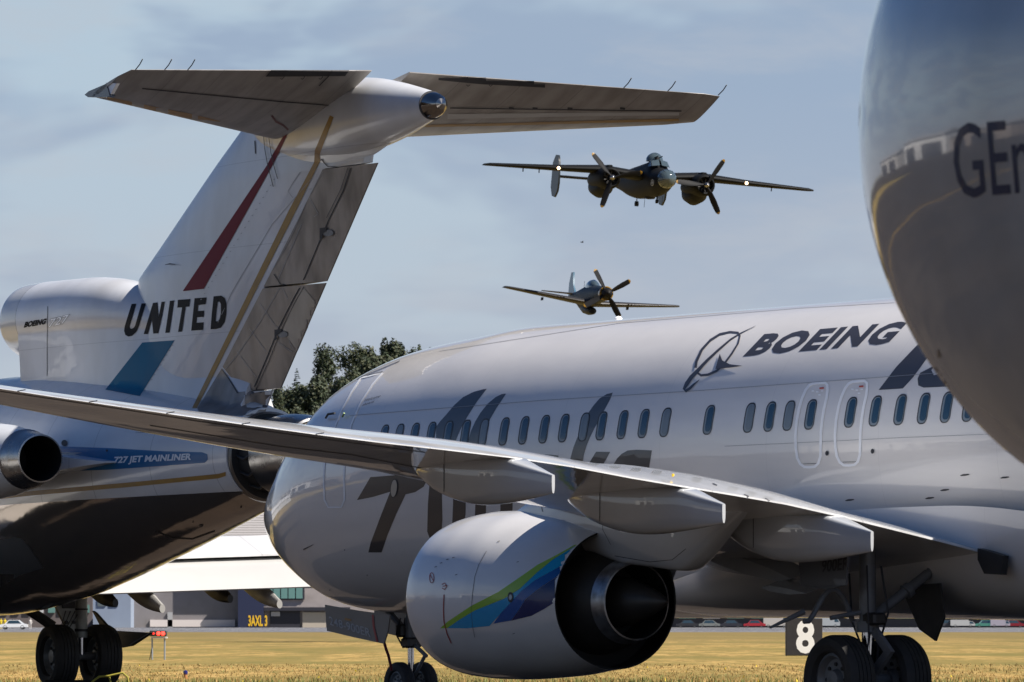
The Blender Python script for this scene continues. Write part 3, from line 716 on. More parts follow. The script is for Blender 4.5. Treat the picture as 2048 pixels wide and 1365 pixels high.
for P_ in (
    c7((1330, -10), (1290, -5), (1180, 25), (1060, 85), (960, 175), (880, 270), (800, 360), (755, 420), (752, 640), (800, 560), (840, 640), (890, 640), (975, 580), (1040, 430), (1100, 320), (1215, 140)),
    c7((1550, 45), (1500, 50), (1430, 85), (1340, 160), (1260, 260), (1200, 360), (1150, 470), (1110, 600), (1100, 760), (1240, 760), (1270, 640), (1290, 560), (1330, 430), (1370, 330), (1440, 210)),
    c8((830, 33), (760, 50), (680, 100), (610, 180), (550, 265), (480, 420), (420, 560), (380, 660), (345, 790), (320, 950), (440, 950), (490, 805), (500, 740), (530, 640), (570, 540), (620, 440), (690, 310), (740, 220), (800, 110)),
    c8((640, 705), (800, 707), (760, 780), (690, 900), (520, 900), (600, 770)),
    c8((1275, 690), (1100, 682), (1000, 690), (930, 730), (880, 780), (830, 860), (780, 980), (1230, 1000), (1250, 840)),
    c8((0, 735), (120, 738), (210, 750), (215, 830), (-60, 830), (-60, 735)),
    c6((700, 885), (860, 872), (885, 800), (1060, 780), (1055, 850), (1040, 880), (1010, 940), (960, 972), (905, 985), (850, 1100), (800, 1220), (765, 1322), (688, 1322), (700, 1270), (760, 1110), (815, 970), (715, 1000), (622, 1018)),
    c6((1060, 800), (1055, 880), (1045, 900), (1034, 1040), (1030, 1200), (1052, 1262), (1110, 1240), (1118, 1130), (1115, 960), (1090, 880), (1090, 800)),
    c6((1180, 900), (1180, 1040), (1174, 1180), (1240, 1180), (1252, 1100), (1258, 900)),
    c6((1310, 920), (1310, 1035), (1306, 1130), (1370, 1130), (1375, 920)),
    c6((1455, 920), (1455, 1090), (1525, 1090), (1528, 920)),
):
    decal(body, D_, P_, pm)
# crossed-ring emblem
stroke(body, D_, cb((122, 548), (128, 510), (160, 440), (210, 385), (265, 350), (325, 337), (372, 341), (383, 360), (372, 405), (335, 465), (290, 525), (245, 566), (195, 588), (155, 592), (130, 575)), [5, 5, 5, 4.6, 4, 3.6, 3.2, 3, 3, 3.6, 4, 4.5, 5, 5, 4], pm, off=.007)
stroke(body, D_, cb((475, 303), (430, 324), (385, 346), (330, 380), (260, 440), (190, 505), (140, 560), (100, 600), (72, 640), (55, 672), (66, 684), (90, 668), (110, 648), (146, 617)), [.5, 1.2, 2, 3, 4, 5.2, 7, 8, 8, 5, 6, 5.5, 4, .6], pm, off=.009)
decal(body, D_, cb((265, 466), (280, 505), (325, 528), (400, 537), (330, 547), (240, 556)), pm, off=.011)
text(body, D_, 'BOEING', cb((397, 482))[0], (290, -26), (44, -46), pm, bold=.05, step=10, spacing=1.14)
decal(body, D_, cb((1195, 677), (1338, 668), (1400, 600), (1480, 490), (1600, 350), (1640, 270), (1420, 285), (1400, 330), (1500, 335), (1405, 430), (1300, 540)), pm)
decal(body, D_, cb((1440, 575), (1424, 610), (1428, 650), (1460, 663), (1640, 655), (1720, 600), (1760, 520), (1700, 460), (1640, 560), (1520, 590), (1505, 560), (1530, 530)), pm)
text(body, D_, 'Welcome', (726, 805), (33, -10), (5, -6), pm, step=8); text(body, D_, 'aboard.', (723, 813), (24, -7), (5, -6), pm, step=8)
ov = [(789 + 6 * cos(t) - 1.5 * sin(t), 977 + 17 * sin(t)) for t in (2 * pi * k / 24 for k in range(24))]
decal(body, M['seam'], [(789 + (x - 789) * 1.25, 977 + (y - 977) * 1.1) for x, y in ov], pm, off=.009); decal(body, mat('beige access disc', (.50, .43, .33), .4), ov, pm, off=.012)
# long lap joints and the fairing edge
stroke(body, M['joint'], [(700, 832), (800, 824), (1080, 802), (1400, 782), (1700, 760), (1900, 745)], 1.0, pm, step=14, off=.008)
stroke(body, M['joint'], [(1450, 893), (1640, 884), (1800, 876), (2000, 868)], .8, pm, step=14, off=.005)
stroke(body, M['joint'], [(880, 703), (1240, 647), (1600, 617), (1790, 606)], .8, pm, step=14, off=.005)
for q in ((1655, 907), (1746, 903)):
    decal(body, M['seam'], [(q[0] + 3.4 * cos(t), q[1] + 5 * sin(t)) for t in (2 * pi * k / 14 for k in range(14))], pm, off=.01)
for q in ((1700, 1000), (1930, 950), (1890, 980), (2010, 955), (1860, 996)):      # slotted fairing vents
    decal(belly if pm(*q) else body, M['seam'], [(q[0] + x, q[1] + y) for x, y in ((-9, 1), (-3, -1.5), (8, -2), (10, 0), (2, 2), (-7, 2.5))], pm, off=.008)
stroke(body, M['seam'], [(608, 1099), (628, 1089)], [2.5, .8], pm, off=.012)
stroke(body, M['seam'], [(716, 758), (760, 740), (800, 723)], 1.1, pm, off=.008); stroke(body, M['seam'], [(735, 752), (766, 744)], 1.1, pm, off=.008)
for q in ((690, 1100), (660, 1180), (735, 1150), (880, 1120)):
    decal(body, M['seam'], [(q[0] + .9 * cos(t), q[1] + 1.3 * sin(t)) for t in (2 * pi * k / 8 for k in range(8))], pm, off=.008)
body.build('fuselage', jet, angle=40)
ob = belly.build('belly_fairing', jet, angle=40)

# cabin windows
def rr(cx, cy, w, h, k=5, sl=0.0):
    pts = []; r = w * .40
    for qx, qy, a0 in ((1, 1, 0), (-1, 1, pi / 2), (-1, -1, pi), (1, -1, 3 * pi / 2)):
        for i in range(k + 1):
            a = a0 + pi / 2 * i / k; x = cx + qx * (w / 2 - r) + r * cos(a); y = cy + qy * (h / 2 - r) + r * sin(a); pts.append((x + sl * (y - cy), y))
    return pts
WX = [767, 797.5, 828.5, 861.5, 895.3, 930.4, 966.8, 1007.8, 1047.3, 1088.1, 1127.2, 1167.6, 1202.7, 1244.9, 1287.1, 1330.7, 1417.5, 1498.5, 1539.4, 1577.6, 1621, 1701, 1750.4, 1800, 1847, 1893, 1937, 1981, 2026]
shaded = {1, 6, 11, 15, 17, 19}
sm_ = side_map(B0)
def side_xz(u, v):
    h = pm(u, v)[0]; return h.x, h.z
def cabin_window(u, i, parent):
    x, z = side_xz(u, 840.3 + (1417.5 - u) * .0565 if u < 1417.5 else 840.3 - (u - 1417.5) * .0533)
    W = MB()
    decal(W, M['seam'], rr(x, z, .225, .40), sm_, .16, .005); decal(W, M['winrim'], rr(x + .012, z - .004, .190, .365), sm_, .16, .009)
    decal(W, M['shade'] if i in shaded else M['glass'], rr(x + .026, z + .004, .135, .325), sm_, .16, .013)
    return W.build('window', parent)
exits = []
for e, (ox, oy) in enumerate(((0, 0), (450, -20))):
    e3 = [(1400 + (x + ox) / 5.689, 760 + (y + oy) / 5.689) for x, y in ((1290, 45), (1360, 38), (1425, 35), (1452, 60), (1455, 120), (1445, 200), (1415, 330), (1395, 450), (1380, 600), (1376, 760), (1374, 870), (1350, 950), (1310, 988), (1250, 995), (1190, 992), (1145, 960), (1110, 890), (1094, 780), (1090, 650), (1102, 480), (1130, 330), (1165, 210), (1205, 120), (1245, 65))]
    X = MB(); stroke(X, M['decal_white'], e3, 5.2, pm, step=10, off=.006, closed=True)
    b0 = [(1400 + (x + ox) / 5.689, 760 + (y + oy) / 5.689) for x, y in ((1180, 957), (1330, 953))]
    stroke(X, M['seam'], b0, .9, pm, off=.009)
    b1 = [(1400 + (x + ox) / 5.689, 760 + (y + oy) / 5.689) for x, y in ((1365, 100), (1415, 95))]
    stroke(X, mat('red exit mark', (.5, .05, .02), .5), b1, 3, pm, off=.009)
    for q in ((1290, 130), (1340, 140), (1395, 130), (1365, 175)):
        c_ = (1400 + (q[0] + ox) / 5.689, 760 + (q[1] + oy) / 5.689); stroke(X, M['decal_white'], [(c_[0] - 2.5, c_[1]), (c_[0] + 2.5, c_[1])], 2.2, pm, off=.009)
    eo = X.build('overwing_exit', jet); exits.append(eo)
for i, u in enumerate(WX):
    cabin_window(u, i, exits[0] if i == 20 else exits[1] if i == 21 else jet)
dm = MB()
stroke(dm, M['decal_white'], [(722, 757), (703, 785), (684, 820), (668, 860), (655, 900), (649.5, 930), (648, 965), (649.5, 1000), (657, 1015), (683, 1015), (689.5, 1000), (688.5, 960), (689.5, 930), (694, 890), (703, 850), (722, 805), (745, 770), (765, 747), (742, 752)], 3.0, pm, step=8, off=.006, closed=True)
do = dm.build('entry_door', jet)
hm = MB(); a_, b_ = pm(675, 830), pm(655, 838); hm.tube([a_[0] + a_[1] * .05, (a_[0] + b_[0]) / 2 + a_[1] * .08, b_[0] + b_[1] * .03], .018, M['seam'], 6)
a_, b_ = pm(694, 830), pm(688, 836); hm.tube([a_[0] + a_[1] * .05, b_[0] + b_[1] * .03], .015, mat('lime handle', (.2, .28, .1), .5), 6); hm.build('handle', do)
# cockpit glazing round the nose
for sg in (-1, 1):
    for p0 in (((1.72, 3.72), (2.35, 4.22), (2.42, 3.78), (1.80, 3.50)), ((2.46, 4.24), (3.0, 4.30), (3.0, 3.86), (2.50, 3.78))):
        g = MB(); decal(g, M['glass'], [(x, z) for x, z in p0], side_map(B0, -7 * sg * -1 if sg > 0 else -7, -sg if sg > 0 else 1), .2, .012, 3); g.build('cockpit_window', jet)

# wing
def zte(t): return interp([(0.0, 1.72), (1.72, 2.10), (3.34, 2.43), (5.31, 2.78), (7.2, 2.98), (9.06, 3.19), (11.98, 3.39), (15.65, 3.70), (17.2, 3.845)], t)[0]
def xte(t): return 21.1 + (0 if t < 5.7 else .215 * (t - 5.7))
def xle(t): return 13.55 + .51 * t if t > 5.0 else 13.4 + .54 * t if t > 2.2 else 13.4 + .54 * t
def make_wing(sg):
    """sg -1 is the near (port) wing"""
    w = MB(); secs = []
    for t in [0.6, 1.2, 1.9, 2.6, 3.4, 4.2, 5.0, 5.7, 6.5, 7.5, 8.5, 9.5, 10.5, 11.5, 12.5, 13.5, 14.5, 15.5, 16.3, 16.9, 17.15]:
        c = xte(t) - xle(t); inc = 0.022 if t < 6 else .012
        th = .125 if t < 6 else .11
        secs.append((sg * t, xle(t), zte(t) + c * inc, xte(t), zte(t), th, .022 if t > 4 else .012))
    w.loft(wing_rings(secs, 26), M['wing'])
    n_ = 53; k_ = w.mi(M['corogard'])
    for i in range(len(w.f) - 2):
        if 15 <= i % n_ <= 23 and i // n_ >= 3: w.m[i] = k_
    return w
for sg in (-1, 1):
    wb = make_wing(sg); wm_bvh = bvh_of(wb)
    if sg < 0:
        wpm = px_map(FR, wm_bvh)
        for pts in ([(0, 783), (200, 812), (400, 843), (560, 866), (700, 885), (850, 905)], [(300, 851), (560, 893), (700, 909), (850, 938)]):
            stroke(wb, M['seam'], pts, 1.2, wpm, step=16, off=.004)
        for u, v in ((1425, 968), (1488, 990), (1530, 998), (810, 892), (832, 896)):
            stroke(wb, M['seam'], [(u, v), (u + 9, v + 4)], 1.6, wpm, off=.008)
    wo = wb.build('wing', jet, angle=50)
    # static dischargers
    for t in (12.5, 13.6, 14.7, 15.8, 16.8):
        sd = MB(); sd.tube([(xte(t), sg * t, zte(t)), (xte(t) + .18, sg * t, zte(t) + .01)], .006, M['seam'], 5); sd.build('static_discharger', wo)
    # flap track fairings: canoe bodies under the trailing edge
    for t, ln, dp, hw in ((4.25, 3.3, .52, .24), (6.55, 3.5, .50, .25), (9.35, 3.1, .48, .22)):
        f = MB(); zt = zte(t); rings = []
        x1 = xte(t) + .76; x0 = x1 - ln; n = 28
        for i in range(25):
            q = i / 24; x = x0 + (x1 - x0) * q
            wid = hw * min(1, (q / .22) ** .6) * (1 if q < .62 else 1 - .94 * ((q - .62) / .38) ** 1.1) + .008
            bot = zt - .06 - dp * (sin(pi * min(1, q / .55) / 2) ** .75 if q < .55 else 1 - .24 * ((q - .55) / .45) ** 1.6)
            top = (zt + (xte(t) - x) * .06) if x < xte(t) + .02 else zt - .01 - (x - xte(t)) * .26
            r = []
            for k in range(n):
                a = 2 * pi * k / n; c_, s_ = cos(a), sin(a)
                e = .38 if s_ > 0 else .8
                zc = (top + bot) / 2 + (top - bot) * .12
                r.append(Vector((x, sg * t + wid * (abs(c_) ** e) * (1 if c_ > 0 else -1), zc + ((top - zc) if s_ > 0 else (zc - bot)) * (abs(s_) ** e) * (1 if s_ > 0 else -1))))
            rings.append(r)
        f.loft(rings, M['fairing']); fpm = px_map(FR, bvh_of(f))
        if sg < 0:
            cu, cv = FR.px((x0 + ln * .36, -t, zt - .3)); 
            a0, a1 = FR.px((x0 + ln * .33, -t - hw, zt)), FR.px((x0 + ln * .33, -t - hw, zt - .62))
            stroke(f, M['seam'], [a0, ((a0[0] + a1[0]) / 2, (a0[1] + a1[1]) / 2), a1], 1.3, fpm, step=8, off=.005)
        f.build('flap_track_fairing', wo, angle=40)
    # drooped inboard leading-edge flap seen under the wing
    if sg < 0:
        k_ = MB(); L1 = []
        for i in range(9):
            t = 2.3 + 1.9 * i / 8; xl = xle(t); z = zte(t) + .05
            L1.append([Vector((xl + .15, -t, z - .02)), Vector((xl - .05, -t, z - .18)), Vector((xl - .18, -t, z - .45)), Vector((xl - .16, -t, z - .48)), Vector((xl, -t, z - .24)), Vector((xl + .2, -t, z - .08))])
        k_.loft(L1, M['fairing']); k_.build('leading_edge_flap', wo)

rf = MB(); rf.prism([FR.at(u, v, -2.20) for u, v in ((1955, 1097), (1975, 1102), (2006, 1112), (2002, 1150), (1968, 1148), (1955, 1120))], (0, .09, 0), M['dark']); rf.build('inboard_flap_end', jet, smooth=False)
for k_, pts, mm in ((0, [(1432, 1092), (1452, 1084), (1530, 1104), (1580, 1122), (1622, 1143), (1598, 1148), (1530, 1134), (1470, 1112)], 'lit'), (1, [(1562, 1160), (1580, 1156), (1620, 1163), (1652, 1172), (1618, 1174), (1582, 1168)], 'lit')):
    yv = -2.6 - .25 * (k_ == 1) + .35 * (k_ == 2); g = MB(); P3 = [FR.at(u, v, yv) for u, v in pts]
    g.prism(P3, (.05, -.35, -.10), M['fairing']); g.build('gear_bay_fairing', jet, angle=50)

# yellow hook on the wing, red beacon dome on the crown
yh = MB(); h_ = pm(1346, 950); u0, v0 = 1346, 949; p_ = FR.at(u0, v0, -6.4); yh.tube([p_ + Vector((-.01, 0, -.03)), p_ + Vector((0, 0, -.01))], .010, mat('yellow hook', (.8, .5, .02), .4), 8); yh.revolve([(-.018, .001), (-.012, .016), (.012, .016), (.018, .001)], p_ + Vector((0, 0, -.01)), (0, 0, 1), mat('yellow ring', (.85, .55, .02), .4), 12)
yh.build('escape_strap_ring', jet)
bc = MB(); bc.revolve([(0, .06), (.03, .055), (.05, .035), (.06, .001)], (9.65, 0, 5.575), (0, 0, 1), M['decal_white'], 16); bc.build('beacon', jet)

# engines with pylons
EP = [(13.05, .95, 1.60), (13.02, .99, 1.60), (13.04, 1.02, 1.60), (13.12, 1.05, 1.60), (13.3, 1.085, 1.60), (13.6, 1.115, 1.605), (14.1, 1.14, 1.61), (14.7, 1.14, 1.61), (15.4, 1.105, 1.60), (16.1, 1.05, 1.585), (16.7, .965, 1.565), (17.02, .925, 1.55)]
def ES(L): return [(17.02 - (17.02 - q[0]) * .885,) + tuple(q[1:]) for q in L]
def engine(sg):
    c = 4.83 * sg if sg < 0 else 5.7; e = MB()
    lip = [(13.55, .80, 1.60), (13.2, .83, 1.60), (13.08, .88, 1.60), (13.03, .93, 1.60), (13.02, .97, 1.60), (13.04, 1.01, 1.60), (13.12, 1.045, 1.60)]
    full = [EP[3]] + [(x, *interp([q for q in EP[3:]], x)) for x in [13.2 + .12 * i for i in range(32)]] + [EP[-1]]
    e.loft(cowl_rings(c, ES(full), 72, .06), M['cowl'], cap=False)
    e.loft(cowl_rings(c, ES(lip), 72, .06), M['lip'], cap=False)
    inner = [(17.02, .925, 1.55), (17.015, .90, 1.55), (16.6, .92, 1.56), (15.6, .93, 1.58), (15.4, .3, 1.58)]
    e.loft(cowl_rings(c, inner, 72, .06), M['black'], cap=False)
    intake = [(13.55, .80, 1.60), (14.1, .78, 1.6), (14.2, .2, 1.6)]
    e.loft(cowl_rings(c, ES(intake), 48), M['dark'], cap=False)
    if sg < 0:
        em = px_map(FR, bvh_of(e)); q = lambda *p: [(700 + x / 2.56, 900 + y / 2.56) for x, y in p]
        decal(e, M['lime'], q((462, 914), (500, 880), (620, 800), (760, 728), (860, 660), (960, 590), (1060, 538), (1150, 488), (1162, 488), (1040, 562), (960, 627), (870, 712), (790, 762), (640, 822), (560, 870), (500, 912)), em, 10, .004)
        decal(e, M['cyan'], q((500, 913), (560, 871), (640, 823), (790, 763), (870, 713), (960, 628), (1040, 563), (1162, 489), (1185, 500), (1150, 545), (1105, 582), (950, 667), (880, 722), (770, 840), (715, 902), (600, 914)), em, 10, .004)
        decal(e, M['blue'], q((770, 841), (880, 723), (950, 668), (1105, 583), (1150, 548), (1110, 620), (1060, 650), (980, 702), (900, 764), (860, 830), (825, 874), (735, 890)), em, 10, .0045)
        decal(e, M['navy'], q((826, 875), (861, 831), (901, 765), (981, 703), (1061, 651), (1112, 622), (1085, 700), (1075, 765), (1000, 812), (930, 850)), em, 10, .0045)
        stroke(e, M['red'], q((483, 742), (480, 820), (483, 880), (498, 940), (520, 990)), 1.8, em, off=.007)
        stroke(e, M['red'], [(700 + (420 + 11 * cos(t)) / 2.56, 900 + (656 + 26 * sin(t)) / 2.56) for t in (2 * pi * k / 20 for k in range(20))], 1.2, em, off=.007, closed=True, step=6)
        stroke(e, M['red'], q((412, 640), (428, 670)), 1.2, em, off=.008); stroke(e, M['red'], q((472, 690), (486, 682), (498, 700), (486, 716), (473, 708)), 1.6, em, off=.007); stroke(e, M['red'], q((478, 700), (499, 694)), 1.4, em, off=.009)
        stroke(e, M['seam'], q((700, 520), (660, 590), (640, 650), (628, 740), (622, 830), (628, 900), (640, 960)), .7, em, off=.005)
        decal(e, M['seam'], q(*[(824 + 15 * cos(t), 755 + 27 * sin(t)) for t in (2 * pi * k / 20 for k in range(20))]), em, off=.008)
        decal(e, mat('latch cover', (.2, .25, .3), .3, metal=.6), q(*[(824 + 8 * cos(t), 755 + 15 * sin(t)) for t in (2 * pi * k / 16 for k in range(16))]), em, off=.010)
        for x, y in ((440, 600), (468, 580), (500, 562), (530, 553), (860, 575), (762, 470), (840, 940), (545, 640)):
            stroke(e, M['seam'], q((x - 6, y + 2), (x + 6, y - 2)), 1.1, em, off=.006)
    eo = e.build('engine', jet, angle=40)
    n_ = MB(); cc = (16.0, c, 1.55)
    n_.revolve([(0, .62), (.4, .70), (.75, .67), (1.05, .60), (1.1, .575), (1.27, .535)], cc, (1, 0, 0), M['dark'], 56)
    n_.revolve([(1.272, .545), (1.30, .535), (1.50, .495), (1.505, .475)], cc, (1, 0, 0), M['ringmetal'], 56)
    n_.revolve([(1.504, .474), (1.3, .47), (.9, .45), (.9, .1)], cc, (1, 0, 0), M['black'], 56)
    n_.revolve([(.6, .90), (.62, .3)], cc, (1, 0, 0), M['black'], 40); n_.build('core_nozzle', eo, angle=30)
    p_ = MB(); p_.revolve([(.9, .34), (1.3, .31), (1.6, .24), (1.9, .15), (2.15, .06), (2.2, .002)], cc, (1, 0, 0), M['dark'], 40); p_.build('exhaust_plug', eo)
    # pylon
    y = MB(); rings = []
    PT = [(14.6, 2.70, 2.60, .06), (14.9, 2.80, 2.4, .15), (15.4, 2.93, 2.3, .23), (16.0, 2.98, 2.2, .27), (16.8, 3.02, 2.15, .28), (17.0, 3.0, 2.1, .28), (17.4, 2.98, 2.03, .28), (18.0, 2.95, 1.98, .27), (18.7, 2.9, 1.93, .25), (18.95, 2.85, 2.02, .22), (19.6, 2.8, 2.42, .14), (20.1, 2.8, 2.74, .05)]
    for i in range(45):
        x = 14.6 + 5.45 * i / 44; zt, zb, hw = interp(PT, x)
        rings.append([Vector((x, c + hw * (abs(cos(a)) ** .5) * (1 if cos(a) > 0 else -1), (zt + zb) / 2 + (zt - zb) / 2 * (abs(sin(a)) ** .7) * (1 if sin(a) > 0 else -1))) for a in (2 * pi * k / 32 for k in range(32))])
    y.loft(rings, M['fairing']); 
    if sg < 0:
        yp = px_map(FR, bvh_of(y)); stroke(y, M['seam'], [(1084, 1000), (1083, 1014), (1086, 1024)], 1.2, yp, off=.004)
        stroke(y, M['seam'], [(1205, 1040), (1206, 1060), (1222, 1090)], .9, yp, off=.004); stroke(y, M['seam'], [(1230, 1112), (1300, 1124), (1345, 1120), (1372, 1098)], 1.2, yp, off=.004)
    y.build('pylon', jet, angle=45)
engine(-1); engine(1)

# landing gear
dk = mat('nose gear door grey', (.09, .09, .095), .4, coat=.2, dirt=.3, dirt_scale=(3, 3, 3))
def gear_main(sg):
    c = sg * 2.86; g = MB()
    g.tube([(19.8, c, 2.2), (19.8, c, 1.25)], .105, M['strut'], 20); g.tube([(19.8, c, 1.3), (19.8, c, 1.16)], .15, M['strut'], 20)
    g.tube([(19.8, c, 1.2), (19.8, c, .6)], .075, M['chrome'], 20); g.tube([(19.8, c - .30, .565), (19.8, c + .30, .565)], .075, M['strut'], 16)
    g.tube([(19.8, c, .66), (19.8, c, .44)], .13, M['strut'], 16)
    g.tube([(19.8, c, 1.3), (19.85, c - sg * .9, 1.9)], .065, M['strut'], 14); g.tube([(19.85, c - sg * .55, 1.66), (19.85, c - sg * .62, 1.71)], .095, M['strut'], 12)
    g.tube([(19.85, c - sg * .9, 1.9), (19.9, c - sg * 1.1, 2.2)], .05, M['strut'], 12)
    g.prism([(20.0, c - .03, 1.22), (20.35, c - .03, .92), (20.0, c - .03, .62), (19.9, c - .03, .7), (20.18, c - .03, .92), (19.9, c - .03, 1.15)], (0, .06, 0), M['strut'])
    g.tube([(19.4, c, 1.9), (19.6, c + sg * .1, 1.3), (19.8, c + sg * .05, .9)], .014, M['seam'], 6); g.tube([(19.95, c + .1, 2.0), (20.05, c + .14, 1.4), (19.9, c + .1, 1.0), (19.85, c + .1, .7)], .016, M['seam'], 6)
    g.tube([(19.9, c - .08, 2.0), (20.02, c - .15, 1.5), (20.0, c - .12, 1.1), (19.9, c - .1, .75)], .012, M['seam'], 6)
    g.box((19.95, c, 1.33), (.28, .20, .16), M['dark'], bevel=.03); g.box((19.6, c + .2, 1.05), (.08, .08, .3), M['dark'], bevel=.02)
    # arched link and hinged door lever outboard
    pts = [(19.62, c + sg * (.10 + .75 * q), 1.30 + .42 * sin(pi * min(q * 1.15, 1) ** .9) * .95) for q in [i / 10 for i in range(11)]]
    g.tube(pts, [.035] * 11, M['strut'], 8); g.tube([(19.62, c + sg * .85, 1.42), (19.6, c + sg * 1.35, 1.22)], [.04, .015], M['strut'], 8)
    g.tube([(19.8, c + sg * .05, 1.42), (19.7, c + sg * .5, 1.34)], .03, M['strut'], 8)
    go = g.build('main_landing_gear', jet)
    for s2 in (-1, 1):
        w = MB(); wheel(w, (19.8, c + s2 * .43, .565), .565, .42, M['tyre'], M['rim'], n=56); w.build('wheel', go)
    d = MB(); d.prism([(19.2, c + sg * .62, 2.2), (20.3, c + sg * .62, 2.2), (20.28, c + sg * .64, 1.75), (19.9, c + sg * .65, 1.70), (19.3, c + sg * .64, 1.75)], (0, sg * .035, 0), dk)
    if sg < 0:
        dmap = px_map(FR, bvh_of(d)); text(d, mat('door stencil', (.03, .03, .03), .6), '900ER', (1643, 1146), (54, -6), (2, -26), dmap, bold=.02)
    d.build('gear_door', go, smooth=False)
    d2 = MB(); d2.prism([(19.4, c - sg * .82, 1.75), (20.25, c - sg * .82, 1.78), (20.3, c - sg * .85, 1.35), (20.1, c - sg * .86, 1.05), (19.75, c - sg * .86, 1.2)], (0, sg * .03, 0), M['dark']); d2.build('inner_gear_door', go, smooth=False)
gear_main(-1); gear_main(1)
g = MB(); nx_ = 3.95
g.tube([(nx_, 0, 1.6), (nx_, 0, .9)], .085, M['strut'], 18); g.tube([(nx_, 0, .92), (nx_, 0, .3)], .05, M['chrome'], 16); g.tube([(nx_, -.24, .34), (nx_, .24, .34)], .045, M['strut'], 12)
g.tube([(nx_, 0, 1.0), (nx_ + .45, 0, .78)], .03, M['strut'], 8); g.tube([(nx_ + .42, 0, .80), (nx_ + .05, 0, .42)], .028, M['strut'], 8)
g.tube([(nx_ - .05, 0, 1.1), (nx_ - .75, 0, 1.5)], .05, M['strut'], 10); g.box((nx_ + .02, 0, .98), (.24, .26, .16), M['dark'], bevel=.03); g.box((nx_ - .12, 0, 1.16), (.2, .3, .2), M['dark'], bevel=.03)
for k in range(5): g.tube([(nx_ - .1 + .05 * k, -.12 + .05 * k, 1.35), (nx_ - .16 + .07 * k, -.16 + .07 * k, 1.1), (nx_ - .05 + .03 * k, -.1 + .05 * k, .9)], .014, M['seam'], 6)
ng = g.build('nose_landing_gear', jet)
for s2 in (-1, 1):
    w = MB(); wheel(w, (nx_, s2 * .20, .345), .345, .19, M['tyre'], M['rim'], n=48); w.build('wheel', ng)
for sg in (-1, 1):
    pts = [FR.at(u, v, -.42) for u, v in ((652, 1210), (720, 1222), (782, 1230), (778, 1262), (770, 1288), (755, 1285), (705, 1274), (656, 1262))]
    pts = [Vector((p.x, sg * .42, p.z)) for p in pts]; d = MB(); d.prism(pts, (0, sg * .02, 0), dk)
    if sg < 0:
        dmap = px_map(FR, bvh_of(d)); text(d, mat('white stencil', (.42, .42, .43), .6), '248-900ER', (660, 1250), (82, 25), (-2, -17), dmap, off=.004, bold=.005)
        stroke(d, M['red'], [(746, 1230), (748, 1255), (755, 1284)], 4, dmap, off=.006); stroke(d, mat('amber label', (.4, .2, .05), .6), [(690, 1238), (703, 1241)], 4, dmap, off=.006)
    d.build('nose_gear_door', ng, smooth=False)
strap = MB(); strap.tube([FR.at(u, v, -.40) for u, v in ((768, 1284), (772, 1298), (777, 1312), (781, 1330), (783, 1342))], .022, mat('dark red strap', (.12, .01, .012), .8), 8)
strap.build('warning_streamer', ng)
# fin and tailplane further aft, outside the photograph
f = MB(); f.loft(wing_rings([(5.2, 32.5, 0, 39.5, 0, .10, 0), (6.5, 34.2, 0, 40.2, 0, .10, 0), (12.3, 39.2, 0, 41.9, 0, .09, 0)], 16, 'z'), M['white']); f.build('vertical_fin', jet)
for sg in (-1, 1):
    f = MB(); f.loft(wing_rings([(sg * .4, 36, 4.7, 40, 4.6, .1, 0), (sg * 7.1, 40.4, 5.5, 41.9, 5.45, .1, 0)], 16), M['wing']); f.build('tailplane', jet)

# ------------------------------------------------------------------ vintage three-engine T-tail jet (tail end seen from behind its left side)
FU = Frame(-1.27296, 102, 27)
tri = empty('trijet', FU); tag(tri, 'vintage white three-engine jet with tall swept T-tail and red and blue stripes', 'airliner')
FU7 = [(-33, 5.75, 1.45, 1.88, 3.6), (-21.5, 5.85, 1.40, 1.88, 3.6), (-18.6, 5.9, 1.41, 1.88, 3.6), (-15.5, 5.88, 1.67, 1.85, 3.7), (-13.9, 5.8, 1.92, 1.80, 3.8), (-11.5, 5.6, 2.35, 1.62, 3.95), (-8.9, 5.3, 2.83, 1.25, 4.1), (-7.4, 5.1, 3.12, .98, 4.15), (-6.45, 4.98, 3.34, .80, 4.16)]
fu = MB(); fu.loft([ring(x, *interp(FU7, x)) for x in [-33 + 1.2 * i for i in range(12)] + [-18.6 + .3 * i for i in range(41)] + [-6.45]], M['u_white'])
# intake duct and its fairing down to the fuselage
HW = [(5.0, 5.4, 5.9, 6.2, 6.45, 6.7, 6.9, 7.15, 7.35, 7.5, 7.6),]
def duct_ring(x):
    T = [(-16.1, 6.90, .72, .60), (-14, 6.88, .715, .62), (-12.8, 6.85, .67, .62), (-11.5, 6.77, .53, .57), (-10.3, 6.6, .37, .50), (-9, 6.3, .22, .42), (-7.5, 5.9, .12, .33), (-6.85, 5.6, .08, .28)]
    zc, r, pw = interp(T, x); n = 24; L_ = []
    for k in range(n + 1):
        a = -pi * .12 + (pi * .5 + pi * .12) * k / n
        L_.append((r * cos(a), zc + r * sin(a)))
    zb = 4.9; y0, z0 = L_[0]
    side = [(pw + (y0 - pw) * q ** 2 + .16 * max(0, .35 - q), zb + (z0 - .05 - zb) * q) for q in (0, .12, .24, .4, .55, .7, .85, 1)]
    pts = side + L_
    return [Vector((x, -y, z)) for y, z in pts] + [Vector((x, y, z)) for y, z in reversed(pts[:-1])]
du = MB(); du.loft([duct_ring(x) for x in [-16.08 + .255 * i for i in range(37)]], M['u_fin'])
lipd = MB(); lipd.revolve([(.35, .56), (.12, .58), (.02, .62), (-.02, .665), (.0, .70), (.10, .712), (.30, .716), (.80, .717)], (-16.9, 0, 6.9), (1, 0, 0), M['u_lip'], 56)
lipd.revolve([(.35, .56), (2.2, .52), (2.3, .1)], (-16.9, 0, 6.9), (1, 0, 0), M['dark'], 40)
